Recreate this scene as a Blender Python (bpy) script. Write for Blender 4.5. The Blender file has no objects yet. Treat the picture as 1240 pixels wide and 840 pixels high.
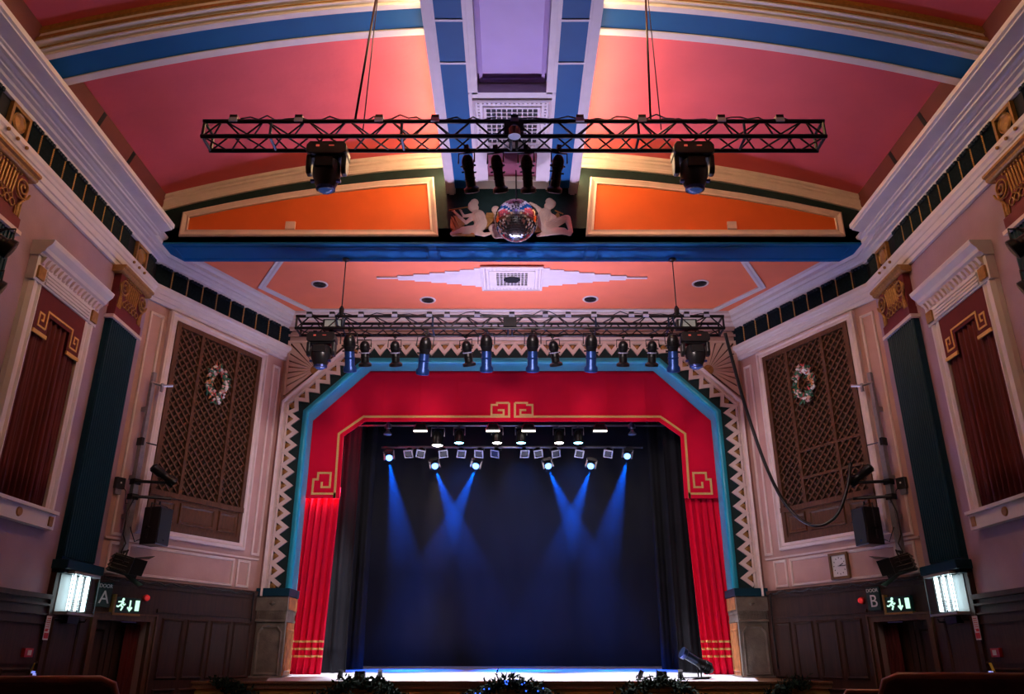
import bpy, bmesh, math, random
from mathutils import Vector, Matrix
R=random.Random(7)
SC=bpy.context.scene; COL=SC.collection
V=Vector; PI=math.pi
# ---------------------------------------------------------------- camera model (28 mm lens, tilted up)
F=964.; TH=math.atan(383/F); CT,ST=math.cos(TH),math.sin(TH); CZ=1.5
def ray(u,v):
    a=(u-620)/F; b=(420-v)/F
    return V((a,CT-b*ST,ST+b*CT))
def atY(u,v,y): r=ray(u,v); t=y/r.y; return V((r.x*t,y,CZ+r.z*t))
def atX(u,v,x): r=ray(u,v); t=x/r.x; return V((x,r.y*t,CZ+r.z*t))
def atZ(u,v,z): r=ray(u,v); t=(z-CZ)/r.z; return V((r.x*t,r.y*t,z))
# ---------------------------------------------------------------- materials
MATS={}
def mat(name,col,rough=.6,metal=0,var=.0,scale=8,bump=0,bscale=40,emit=None,es=0,sheen=0,trans=0,stretch=None):
    if name in MATS: return MATS[name]
    m=bpy.data.materials.new(name); m.use_nodes=True; nt=m.node_tree; N=nt.nodes; L=nt.links
    b=N['Principled BSDF']; b.inputs['Base Color'].default_value=(*col,1); b.inputs['Roughness'].default_value=rough; b.inputs['Metallic'].default_value=metal
    if emit: b.inputs['Emission Color'].default_value=(*emit,1); b.inputs['Emission Strength'].default_value=es
    if sheen: b.inputs['Sheen Weight'].default_value=sheen
    if 'drape' in name or 'backcloth' in name: b.inputs['Specular IOR Level'].default_value=.12
    if name in ('blue_paint','frieze_black','frieze_blue_black','teal_paint','dark_teal_paint','red_velvet','coral_vault_paint'): b.inputs['Specular IOR Level'].default_value=.2
    if trans: b.inputs['Transmission Weight'].default_value=trans
    if var or bump:
        tc=N.new('ShaderNodeTexCoord'); mp=N.new('ShaderNodeMapping'); L.new(tc.outputs['Object'],mp.inputs['Vector'])
        if stretch: mp.inputs['Scale'].default_value=stretch
    if var:
        n=N.new('ShaderNodeTexNoise'); n.inputs['Scale'].default_value=scale; n.inputs['Detail'].default_value=5; L.new(mp.outputs[0],n.inputs['Vector'])
        r=N.new('ShaderNodeValToRGB'); r.color_ramp.elements[0].position=.3; r.color_ramp.elements[1].position=.7
        r.color_ramp.elements[0].color=(*[c*(1-var) for c in col],1); r.color_ramp.elements[1].color=(*[min(1,c*(1+var*.6)) for c in col],1)
        L.new(n.outputs['Fac'],r.inputs[0]); L.new(r.outputs[0],b.inputs['Base Color'])
    if bump:
        n2=N.new('ShaderNodeTexNoise'); n2.inputs['Scale'].default_value=bscale; n2.inputs['Detail'].default_value=4; L.new(mp.outputs[0],n2.inputs['Vector'])
        bp=N.new('ShaderNodeBump'); bp.inputs['Strength'].default_value=bump; bp.inputs['Distance'].default_value=.02
        L.new(n2.outputs['Fac'],bp.inputs['Height']); L.new(bp.outputs[0],b.inputs['Normal'])
    MATS[name]=m; return m
pink=mat('pink_plaster',(.54,.33,.29),.6,var=.12,scale=2,bump=.15,bscale=30)
mauve=mat('mauve_plaster',(.35,.235,.30),.6,var=.12,scale=2,bump=.15,bscale=30)
cream=mat('cream_paint',(.74,.60,.56),.5,var=.08,scale=5)
lilacw=mat('white_paint',(.72,.66,.66),.5,var=.05,scale=5)
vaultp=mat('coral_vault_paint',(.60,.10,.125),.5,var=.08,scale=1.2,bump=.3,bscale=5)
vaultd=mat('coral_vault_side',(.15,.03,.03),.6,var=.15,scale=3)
coral=mat('coral_ceiling_paint',(.93,.22,.10),.5,var=.05,scale=2)
orange=mat('orange_panel_paint',(.72,.13,.02),.55,var=.06,scale=2)
blue=mat('blue_paint',(.0,.105,.30),.5,var=.06,scale=3)
bluecove=mat('blue_cove_paint',(.008,.30,.42),.35,var=.1,scale=4,bump=.2,bscale=60)
teal=mat('teal_paint',(.004,.038,.065),.45,var=.1)
darkteal=mat('dark_teal_paint',(.012,.03,.032),.55,var=.2)
lilac=mat('lilac_panel_paint',(.50,.36,.68),.5,var=.05,scale=2)
maroonp=mat('maroon_panel_paint',(.22,.03,.07),.5)
gold=mat('gold_paint',(.38,.19,.05),.4,metal=.25,var=.25,scale=20)
maroon=mat('maroon_paint',(.16,.015,.02),.55,var=.15)
brown=mat('brown_paint',(.07,.022,.012),.6); fanp=mat('fan_paint',(.68,.48,.38),.55,var=.06)
black=mat('frieze_black',(.012,.014,.018),.5)
blockblue=mat('frieze_blue_black',(.015,.03,.045),.45,var=.3,scale=20)
wood=mat('dark_wood',(.052,.020,.012),.65,var=.4,scale=3,bump=.1,bscale=20,stretch=(6,6,.6))
woodl=mat('lattice_wood',(.115,.047,.021),.45,var=.3,scale=6,stretch=(4,4,1))
woodr=mat('polished_wood',(.09,.03,.010),.3,var=.4,scale=3,stretch=(1,6,6))
backing=mat('bronze_backing',(.035,.020,.007),.5,metal=.3,var=.3,scale=3)
stone=mat('grey_stone',(.17,.14,.11),.7,var=.35,scale=5,bump=.3,bscale=30)
redv=mat('red_velvet',(.74,.0,.032),.8,var=.06,scale=2)
redd=mat('dark_red_velvet',(.11,.007,.007),.8,var=.3,scale=6,stretch=(1,3,.3))
maroonv=mat('maroon_velvet',(.13,.010,.009),.8,var=.1)
goldb=mat('gold_braid',(.75,.42,.12),.5,var=.1,scale=30)
blackc=mat('black_drape',(.012,.012,.015),.85,var=.3,scale=2)
metalb=mat('black_metal',(.006,.006,.007),.35,metal=.2)
plastb=mat('black_plastic',(.014,.014,.016),.3)
blueb=mat('blue_black_metal',(.02,.035,.075),.3,metal=.5)
steel=mat('galvanised_steel',(.32,.32,.35),.35,metal=.6,var=.15,scale=15)
chrome=mat('chrome',(.7,.7,.72),.15,metal=1)
whitep=mat('white_plastic',(.75,.75,.72),.4)
greyl=mat('grey_led_tag',(.30,.32,.50),.4)
lens=mat('dark_lens',(.01,.012,.03),.2)
lensb=mat('lit_blue_lens',(.03,.06,.2),.15,emit=(.15,.3,1),es=.10)
grn=mat('garland_green',(.006,.026,.013),.95,var=.4,scale=30)
yell=mat('ochre_panel',(.62,.38,.07),.55,var=.15,scale=4)
carpet=mat('brown_carpet',(.24,.12,.06),.95,var=.4,scale=60)
floorm=mat('stage_floor',(.62,.62,.66),.45,var=.1,scale=4)
hallf=mat('hall_floor',(.05,.025,.015),.5,var=.3,scale=3)
def emi(n,c,s): return mat(n,(.02,.02,.02),.4,emit=c,es=s)
# ---------------------------------------------------------------- mesh builder
class Fr:
    def __init__(s,o,u,v,n): s.o,s.u,s.v,s.n=V(o),V(u).normalized(),V(v).normalized(),V(n).normalized()
    def __call__(s,a,b,c=0): return s.o+s.u*a+s.v*b+s.n*c
class MB:
    def __init__(s): s.v=[];s.f=[];s.m=[];s.mi=0;s.T=None
    def add(s,vs,fs):
        b=len(s.v)
        for p in vs:
            p=V(p); s.v.append(s.T@p if s.T else p)
        for f in fs: s.f.append([b+i for i in f]); s.m.append(s.mi)
        return s
    def hexa(s,p): return s.add(p,[(0,1,2,3),(7,6,5,4),(0,4,5,1),(1,5,6,2),(2,6,7,3),(3,7,4,0)])
    def box(s,x0,x1,y0,y1,z0,z1): return s.hexa([(x0,y0,z0),(x1,y0,z0),(x1,y1,z0),(x0,y1,z0),(x0,y0,z1),(x1,y0,z1),(x1,y1,z1),(x0,y1,z1)])
    def fbox(s,F_,a0,a1,b0,b1,c0,c1): return s.hexa([F_(a0,b0,c0),F_(a1,b0,c0),F_(a1,b1,c0),F_(a0,b1,c0),F_(a0,b0,c1),F_(a1,b0,c1),F_(a1,b1,c1),F_(a0,b1,c1)])
    def prism(s,F_,poly,c0,c1):
        n=len(poly); return s.add([F_(a,b,c0) for a,b in poly]+[F_(a,b,c1) for a,b in poly],[tuple(range(n))[::-1],tuple(range(n,2*n))]+[(i,(i+1)%n,n+(i+1)%n,n+i) for i in range(n)])
    def tube(s,pts,r,n=8,caps=True):
        pts=[V(p) for p in pts]; k=len(pts); rs=r if isinstance(r,(list,tuple)) else [r]*k
        vs=[];prev=None
        for i,p in enumerate(pts):
            t=(pts[min(i+1,k-1)]-pts[max(i-1,0)])
            t=t.normalized() if t.length>1e-9 else V((0,0,1))
            if prev is None: a=t.orthogonal().normalized()
            else:
                a=prev-t*prev.dot(t); a=a.normalized() if a.length>1e-6 else t.orthogonal().normalized()
            prev=a; b=t.cross(a)
            for j in range(n):
                q=2*PI*j/n+PI/n; vs.append(p+(a*math.cos(q)+b*math.sin(q))*rs[i])
        fs=[(i*n+j,i*n+(j+1)%n,(i+1)*n+(j+1)%n,(i+1)*n+j) for i in range(k-1) for j in range(n)]
        if caps: fs+=[tuple(range(n))[::-1],tuple((k-1)*n+j for j in range(n))]
        return s.add(vs,fs)
    def lathe(s,prof,o=(0,0,0),ax=(0,0,1),n=20,caps=True,arc=2*PI,a0=0):
        ax=V(ax).normalized(); a=ax.orthogonal().normalized()
        if abs(ax.z)>.99: a=V((1,0,0))
        b=ax.cross(a); o=V(o); full=abs(arc-2*PI)<1e-6; m=n if full else n+1
        vs=[o+ax*h+(a*math.cos(a0+arc*j/n)+b*math.sin(a0+arc*j/n))*r for r,h in prof for j in range(m)]
        k=len(prof)
        fs=[(i*m+j,i*m+(j+1)%m,(i+1)*m+(j+1)%m,(i+1)*m+j) for i in range(k-1) for j in range(n)]
        if caps: fs+=[tuple(range(m))[::-1],tuple((k-1)*m+j for j in range(m))]
        return s.add(vs,fs)
    def ball(s,c,r,n=12,k=8,sc=(1,1,1)):
        pr=[(max(1e-4,r*math.sin(PI*i/k)),-r*math.cos(PI*i/k)) for i in range(k+1)]
        c=V(c); vs=[(c.x+q*math.cos(2*PI*j/n)*sc[0],c.y+q*math.sin(2*PI*j/n)*sc[1],c.z+h*sc[2]) for q,h in pr for j in range(n)]
        return s.add(vs,[(i*n+j,i*n+(j+1)%n,(i+1)*n+(j+1)%n,(i+1)*n+j) for i in range(k) for j in range(n)])
    def octa(s,c,r):
        c=V(c); return s.add([c+V(d)*r for d in ((1,0,0),(-1,0,0),(0,1,0),(0,-1,0),(0,0,1),(0,0,-1))],[(0,2,4),(2,1,4),(1,3,4),(3,0,4),(2,0,5),(1,2,5),(3,1,5),(0,3,5)])
    def ribbon(s,F_,pts,prof,closed=False):
        """mitred moulding: prof = [(side offset, height)] swept along 2D pts in frame F_"""
        offs=[offset(pts,q,closed) for q,h in prof]; n=len(pts); k=len(prof)
        vs=[F_(*offs[j][i],prof[j][1]) for i in range(n) for j in range(k)]
        seg=n if closed else n-1
        fs=[(i*k+j,i*k+(j+1)%k,((i+1)%n)*k+(j+1)%k,((i+1)%n)*k+j) for i in range(seg) for j in range(k)]
        if not closed: fs+=[tuple(range(k))[::-1],tuple((n-1)*k+j for j in range(k))]
        return s.add(vs,fs)
    def flat(s,F_,pts,w,c0,c1,closed=False): return s.ribbon(F_,pts,[(-w/2,c0),(w/2,c0),(w/2,c1),(-w/2,c1)],closed)
    def build(s,name,mats,parent=None,smooth=False,bevel=0,M=None,auto=None):
        me=bpy.data.meshes.new(name); me.from_pydata([tuple(p) for p in s.v],[],s.f)
        ms=mats if isinstance(mats,(list,tuple)) else [mats]
        for m in ms: me.materials.append(m)
        me.polygons.foreach_set('material_index',s.m)
        bm=bmesh.new(); bm.from_mesh(me); bmesh.ops.recalc_face_normals(bm,faces=bm.faces); bm.to_mesh(me); bm.free()
        if smooth: me.polygons.foreach_set('use_smooth',[True]*len(me.polygons))
        if auto: me.polygons.foreach_set('use_smooth',[True]*len(me.polygons)); me.set_sharp_from_angle(angle=math.radians(auto))
        o=bpy.data.objects.new(name,me); COL.objects.link(o)
        if parent: o.parent=parent
        if bevel:
            b=o.modifiers.new('bevel','BEVEL'); b.width=bevel; b.segments=2; b.limit_method='ANGLE'
        return o
def offset(pts,d,closed=False):
    n=len(pts); out=[]
    for i in range(n):
        p=V((pts[i][0],pts[i][1]))
        if closed or 0<i<n-1:
            a=V(pts[i-1][:2]); b=V(pts[(i+1)%n][:2]); e=(p-a).normalized(); g=(b-p).normalized()
            n1=V((-e.y,e.x)); n2=V((-g.y,g.x)); m=(n1+n2); m=m/max(.15,m.dot(n1)) if m.length>1e-6 else n1
        else:
            g=(V(pts[1][:2])-p) if i==0 else (p-V(pts[n-2][:2])); g=g.normalized(); m=V((-g.y,g.x))
        q=p+m*d; out.append((q.x,q.y))
    return out
def tag(o,label=None,cat=None,group=None,kind=None):
    if label: o['label']=label
    if cat: o['category']=cat
    if group: o['group']=group
    if kind: o['kind']=kind
    return o
def struct(o): o['kind']='structure'; return o
def empty(name,loc,rot=(0,0,0)):
    o=bpy.data.objects.new(name,None); COL.objects.link(o); o.location=loc; o.rotation_euler=rot; o.empty_display_size=.1; return o
def copy_tree(o,parent=None):
    c=o.copy(); COL.objects.link(c); c.parent=parent
    for ch in list(o.children): copy_tree(ch,c)
    return c
def reloc(root):  # thing Empty placed at loc, children given in world coords
    inv=Matrix.Translation(root.location).inverted()
    for c in root.children:
        if c.type=='MESH': c.data.transform(inv)
        for g in c.children:
            if g.type=='MESH': g.data.transform(inv)
    return root
def text_mesh(body,size,F_,a,b,c,mt,name,parent=None,depth=.003,align='CENTER'):
    cu=bpy.data.curves.new(name,'FONT'); cu.body=body; cu.size=size; cu.extrude=depth; cu.align_x=align; cu.align_y='CENTER'
    t=bpy.data.objects.new('t',cu); COL.objects.link(t); bpy.context.view_layer.update()
    me=bpy.data.meshes.new_from_object(t.evaluated_get(bpy.context.evaluated_depsgraph_get())); bpy.data.objects.remove(t); bpy.data.curves.remove(cu)
    M=Matrix((( F_.u.x,F_.v.x,F_.n.x,0),(F_.u.y,F_.v.y,F_.n.y,0),(F_.u.z,F_.v.z,F_.n.z,0),(0,0,0,1))); M.translation=F_(a,b,c)
    me.transform(M); me.materials.clear(); me.materials.append(mt); me.name=name
    o=bpy.data.objects.new(name,me); COL.objects.link(o)
    if parent: o.parent=parent
    return o
SIDE={-1:'left',1:'right'}
def FS(s): return Fr((s*7.1,0,0),(0,1,0),(0,0,1),(-s,0,0))
SL=math.hypot(1.75,3.4)
def FP(s): return Fr((s*7.1,14.1,0),(-s*1.75,3.4,0),(0,0,1),(-s*3.4,-1.75,0))
def plan(u,v): # left splay plane from pixel
    nrm=V((3.4,-1.75,0)); r=ray(u,v); t=nrm.dot(V((-7.1,14.1,CZ))-V((0,0,CZ)))/nrm.dot(r); p=V((0,0,CZ))+r*t
    return (math.hypot(p.x+7.1,p.y-14.1)*(1 if p.y>14.1 else -1),p.z)
FD=Fr((0,17.5,0),(1,0,0),(0,0,1),(0,-1,0))
D=17.5
# ================================================================ ROOM SHELL
def vz(x): return 11.1-.0223*x*x
for s in (-1,1):
    n=SIDE[s]
    struct(MB().fbox(FS(s),-6,14.1,0,9.3,-.3,0).build('wall_'+n,mauve))
    m=MB()   # splay wall with a door opening at its outer end
    m.prism(FP(s),[(0,2.2),(1.18,2.2),(1.18,0),(SL,0),(SL,9.3),(0,9.3)],-.3,0)
    m.fbox(FP(s),0,.08,0,2.2,-.3,0)
    struct(m.build('wall_splay_'+n,pink))
    struct(MB().fbox(FP(s),0,1.3,0,2.3,-.9,-.85).build('wall_lobby_'+n,wood))
struct(MB().box(-7.4,7.4,-6.3,-6,0,11.3).build('wall_back',mauve))
struct(MB().box(-8.5,8.5,-6.3,24,-.2,0).build('floor',hallf))
# proscenium wall: one sheet with the chamfered opening
OP=[(-4.66,1.15),(-4.66,6.82),(-3.41,8.04),(3.41,8.04),(4.66,6.82),(4.66,1.15)]
m=MB(); m.prism(FD,[(-5.36,1.15)]+[(-5.36,9.4),(5.36,9.4),(5.36,1.15)]+offset(OP,.2)[::-1],-.35,0)
struct(m.build('wall_front',pink))
# stage house
m=MB(); m.box(-7,-6.9,17.9,23.5,0,9.4); m.box(6.9,7,17.9,23.5,0,9.4); m.box(-7,7,23.4,23.5,0,9.4); m.box(-7,7,17.9,23.5,9.4,9.5)
m.box(-7,-5.3,17.8,17.9,0,9.4); m.box(5.3,7,17.8,17.9,0,9.4)
struct(m.build('wall_stage_house',blackc))
# vault
def vaultgrid(y0,y1,x0=-6.8,x1=6.8,nx=60,ny=6,dz=0,th=.05):
    m=MB(); P=[];
    for j in range(ny+1):
        for i in range(nx+1):
            x=x0+(x1-x0)*i/nx; P.append((x,y0+(y1-y0)*j/ny,vz(x)+dz))
    k=nx+1; f=[(j*k+i,j*k+i+1,(j+1)*k+i+1,(j+1)*k+i) for j in range(ny) for i in range(nx)]
    top=[(a,b,c+th) for a,b,c in P]; q=len(P)
    m.add(P+top,f+[tuple(q+i for i in g[::-1]) for g in f]+[(i,i+1,q+i+1,q+i) for i in range(nx)]+[(ny*k+i+1,ny*k+i,q+ny*k+i,q+ny*k+i+1) for i in range(nx)]+[(j*k,(j+1)*k,q+(j+1)*k,q+j*k) for j in range(ny)]+[(j*k+nx,(j+1)*k+nx,q+(j+1)*k+nx,q+j*k+nx) for j in range(ny)])
    return m
struct(vaultgrid(-6,13.6).build('ceiling',vaultp,smooth=False,auto=40))
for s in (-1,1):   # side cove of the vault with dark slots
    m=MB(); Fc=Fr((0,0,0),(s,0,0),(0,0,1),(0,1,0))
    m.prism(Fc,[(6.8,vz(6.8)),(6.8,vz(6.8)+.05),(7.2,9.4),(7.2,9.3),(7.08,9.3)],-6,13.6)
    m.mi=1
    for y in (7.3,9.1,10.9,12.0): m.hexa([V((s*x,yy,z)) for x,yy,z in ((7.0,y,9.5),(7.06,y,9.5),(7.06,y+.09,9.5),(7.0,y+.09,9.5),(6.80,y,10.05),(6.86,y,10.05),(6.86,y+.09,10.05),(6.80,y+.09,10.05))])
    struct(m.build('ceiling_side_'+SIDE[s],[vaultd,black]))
# transverse rib of the vault: soffit, blue band, near-face mouldings
def arcband(m,y0,y1,z0,z1,x0=1.2,x1=7.0,n=36):
    for s in (-1,1):
        vs=[]
        for i in range(n+1):
            x=x0+(x1-x0)*i/n; vs+=[(s*x,y0,vz(x)+z0),(s*x,y1,vz(x)+z0),(s*x,y1,vz(x)+z1),(s*x,y0,vz(x)+z1)]
        m.add(vs,[(4*i+j,4*i+(j+1)%4,4*i+4+(j+1)%4,4*i+4+j) for i in range(n) for j in range(4)]+[(0,1,2,3),(4*n,4*n+3,4*n+2,4*n+1)])
for k,(ya,yb) in enumerate(((9.24,9.87),(4.6,5.23))):
    m=MB(); arcband(m,ya+.02,yb-.02,-.30,.02)
    m.mi=1; arcband(m,ya+.08,yb-.13,-.306,-.29)
    m.mi=0; arcband(m,yb-.13,yb,-.33,.0); arcband(m,ya-.02,ya+.08,-.33,-.28); arcband(m,ya-.09,ya+.02,-.285,.0); arcband(m,ya-.19,ya-.05,-.22,.0)
    m.mi=2; arcband(m,ya-.10,ya-.07,-.26,-.235); arcband(m,ya-.21,ya-.17,-.20,-.15); arcband(m,ya-.24,ya-.1,-.08,.01)  # gold strips put the warm shading of the risers into colour
    struct(m.build('trim_rib_%d'%(k+1),[lilacw,blue,gold],auto=30))
# tympanum wall + beam
FT=Fr((0,13.6,0),(1,0,0),(0,0,1),(0,-1,0))
xs=[-6.95+13.9*i/60 for i in range(61)]
m=MB(); m.prism(FT,[(6.95,9.09),(-6.95,9.09)]+[(x,vz(x)+.05) for x in xs],-.3,0); struct(m.build('wall_tympanum',darkteal))
m=MB(); m.box(-6.95,6.95,13.6,14.33,9.05,9.4); struct(m.build('beam_front',blue))
m=MB()  # raised panel lines on the soffit of the beam
FB=Fr((0,0,9.05),(1,0,0),(0,1,0),(0,0,-1))
for a0,a1,skew in ((-6.6,-1.68,0),(-1.45,1.45,0),(1.68,6.6,0)):
    m.ribbon(FB,[(a0,13.72),(a1,13.72),(a1,14.22),(a0,14.22)],[(-.03,0),(-.012,.012),(.012,.012),(.03,0)],True)
m.flat(FB,[(-.55,13.98),(0,13.70),(.55,13.98)],.018,0,.006)
struct(m.build('trim_beam_panels',blue))
m=MB(); ar=[(x,vz(x)-.13) for x in xs]
m.ribbon(FT,ar,[(-.13,0),(-.13,.05),(-.08,.07),(-.06,.05),(0,.09),(.02,.12),(.06,.12),(.08,.16),(.13,.18),(.13,0)])
struct(m.build('trim_tympanum_arch',cream))
for s in (-1,1):
    top=lambda x: 10.16+ (vz(x)-vz(4.6)) *.93
    xo=[6.47,5.5,4.6,3.6,2.6,1.57]
    pts=[(s*1.43,9.2),(s*6.47,9.2)]+[(s*x,top(x)) for x in xo]
    if s>0: pts=pts[::-1]
    m=MB(); m.ribbon(FT,pts,[(0,0),(0,.05),(-.03,.07),(-.1,.04),(-.14,.05),(-.15,0)],True)
    struct(m.build('trim_tympanum_panel_'+SIDE[s],cream))
    m=MB(); m.prism(FT,offset(pts,-.1,True),0,.015); struct(m.build('trim_tympanum_field_'+SIDE[s],orange))
    o=tag(MB().fbox(FT,*( (-4.42,-4.23) if s<0 else (4.2,4.38)),9.36,9.52,.015,.06).fbox(FT,*((-4.40,-4.33) if s<0 else (4.22,4.28)),9.38,9.50,.06,.065).fbox(FT,*((-4.31,-4.25) if s<0 else (4.3,4.36)),9.38,9.50,.06,.065).build('junction_box',cream,bevel=.004),
      'beige double box on the %s orange tympanum panel'%SIDE[s],'electrical box','boxes on the orange panels')
# central longitudinal band
FC=Fr((0,0,10.17),(1,0,0),(0,1,0),(0,0,-1)); FC2=Fr((0,0,10.42),(1,0,0),(0,1,0),(0,0,-1))
m=MB(); m.box(-1.31,1.31,-6,13.6,10.45,11.0)
for s in (-1,1):
    m.fbox(FC,*sorted((s*1.12,s*1.30)),-6,13.58,-.28,0); m.fbox(FC,*sorted((s*1.15,s*1.24)),-6,13.58,0,.025)
    m.fbox(FC,*sorted((s*.56,s*.72)),-6,10.6,-.28,.0); m.fbox(FC,*sorted((s*.66,s*.70)),-6,13.4,0,.02)
m.fbox(FC,-.72,.72,10.56,12.2,-.28,0); m.fbox(FC,-.72,.72,13.12,13.4,-.28,0)
for s in (-1,1): m.fbox(FC,*sorted((s*.46,s*.72)),12.2,13.12,-.28,0)
for y in (7.4,8.99,9.88): 
    for s in (-1,1): m.fbox(FC,*sorted((s*.72,s*1.12)),y-.02,y+.02,-.1,.004)
struct(m.build('trim_centre_band',lilacw))
m=MB()
for s in (-1,1): m.fbox(FC,*sorted((s*.72,s*1.12)),-6,13.4,-.28,-.012)
struct(m.build('trim_centre_blue',blue))
m=MB(); m.fbox(FC,-.56,.56,-6,10.56,-.28,-.24); m.ribbon(FC,[(-.53,4),(.53,4),(.53,10.53),(-.53,10.53)],[(0,-.26),(.0,-.18),(.05,-.2),(.05,-.26)],True)
struct(m.build('trim_lilac_panel',lilac))
struct(MB().fbox(FC,-.47,.47,12.18,13.14,-.28,-.1).build('trim_maroon_panel',maroonp))
m=MB();
for s in (-1,1): m.box(*sorted((s*1.31,s*1.33)),5.3,9.1,10.52,10.58); m.box(*sorted((s*1.31,s*1.33)),9.95,13.5,10.52,10.58)
struct(m.build('trim_cove_light_strip',emi('warm_led',(1,.66,.30),105)))
# perforated plaques (ceiling grilles)
def plaque(name,Fq,a0,a1,b0,b1,ga,gb,nx,ny,label,hole=True):
    ca,cb=(a0+a1)/2,(b0+b1)/2; r=empty(name,Fq(ca,cb,0)); tag(r,label,'ceiling grille','white ceiling grilles')
    m=MB(); m.ribbon(Fq,[(a0,b0),(a1,b0),(a1,b1),(a0,b1)],[(0,0),(0,.03),(.04,.045),(.05,.02),(.16,.02),(.17,.04),(.2,.02),(.2,0)],True)
    for k in range(60):   # small fretted ornament around the border
        t=k/60*4; e=int(t); f=t-e
        p=[(a0+.1+(a1-a0-.2)*f,b0+.1),(a1-.1,b0+.1+(b1-b0-.2)*f),(a1-.1-(a1-a0-.2)*f,b1-.1),(a0+.1,b1-.1-(b1-b0-.2)*f)][e]
        m.fbox(Fq,p[0]-.015,p[0]+.015,p[1]-.012,p[1]+.012,.02,.034)
    m.build('border',lilacw,r)
    g=MB(); x0,x1,y0,y1=ca-ga,ca+ga,cb-gb,cb+gb
    g.fbox(Fq,a0+.18,x0,b0+.18,b1-.18,.0,.03); g.fbox(Fq,x1,a1-.18,b0+.18,b1-.18,0,.03); g.fbox(Fq,x0,x1,b0+.18,y0,0,.03); g.fbox(Fq,x0,x1,y1,b1-.18,0,.03)
    for i in range(nx+1): x=x0+(x1-x0)*i/nx; g.fbox(Fq,x-.009,x+.009,y0,y1,.0,.028)
    for i in range(ny+1): y=y0+(y1-y0)*i/ny; g.fbox(Fq,x0,x1,y-.010,y+.010,.0,.026)
    g.build('grid',lilacw,r)
    MB().fbox(Fq,x0,x1,y0,y1,.001,.008).build('duct',black,r)
    return r,ca,cb
r,_,_=plaque('ceiling_grille',FC,-.66,.66,10.72,12.1,.44,.47,10,9,'large white fretted grille on the lilac ceiling band above the front truss'); reloc(r)
# flat coral ceiling above the stage front
FF=Fr((0,0,9.2),(1,0,0),(0,1,0),(0,0,-1))
struct(MB().box(-7,7,14.33,17.5,9.2,9.3).build('ceiling_flat',coral))
a=[atZ(345,317,9.2),atZ(317,347,9.2),atZ(375,374,9.2)]
bd=[(-4.62,14.3),(a[1].x,a[1].y),(a[2].x,17.02),(-a[2].x,17.02),(-a[1].x,a[1].y),(4.62,14.3)]
struct(MB().ribbon(FF,bd,[(-.07,0),(-.07,.03),(-.02,.04),(.02,.025),(.07,.03),(.07,0)]).build('trim_ceiling_border',lilacw))
m=MB(); cy=15.32
steps=[(2.9,.03),(2.45,.10),(2.1,.165),(1.75,.23),(1.42,.30),(1.1,.37),(.8,.44)]
for i,(w,h) in enumerate(steps): m.fbox(FF,-w,w,cy-h,cy+h,0,.03-.002*i)
struct(m.build('trim_ceiling_sunstep',lilacw))
r,ca,cb=plaque('ceiling_grille',Fr((0,0,9.17),(1,0,0),(0,1,0),(0,0,-1)),-.66,.66,cy-.56,cy+.56,.34,.30,9,7,'smaller white grille at the middle of the stepped white star on the coral ceiling')
g=MB(); Fq=Fr((0,0,9.17),(1,0,0),(0,1,0),(0,0,-1)); g.prism(Fq,[(.17*(1+.08*(k%2))*math.cos(k*PI/12),cy+.13*(1+.08*(k%2))*math.sin(k*PI/12)) for k in range(24)],.028,.045); g.build('rose',black,r); reloc(r)
for i,(u,v) in enumerate(((387,344),(518,363),(715,362),(848,343))):
    p=atZ(u,v,9.2); r=empty('recessed_vent',p); tag(r,['round black recessed ceiling vent at the far left of the coral ceiling','round black recessed ceiling vent left of the stepped star, near the truss','round black recessed ceiling vent right of the stepped star, near the truss','round black recessed ceiling vent at the far right of the coral ceiling'][i],'ceiling vent','round vents in the coral ceiling')
    MB().lathe([(.14,0),(.145,-.012),(.18,-.012),(.185,0)],n=28,caps=False).build('ring',cream,r,smooth=True)
    m=MB(); m.lathe([(.001,-.002),(.14,-.002),(.14,-.01),(.001,-.01)],n=28); 
    for k in range(4): m.lathe([(.03+.028*k,-.01),(.035+.028*k,-.02),(.045+.028*k,-.02),(.05+.028*k,-.01)],n=24,caps=False)
    m.build('louvre',plastb,r)
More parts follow.
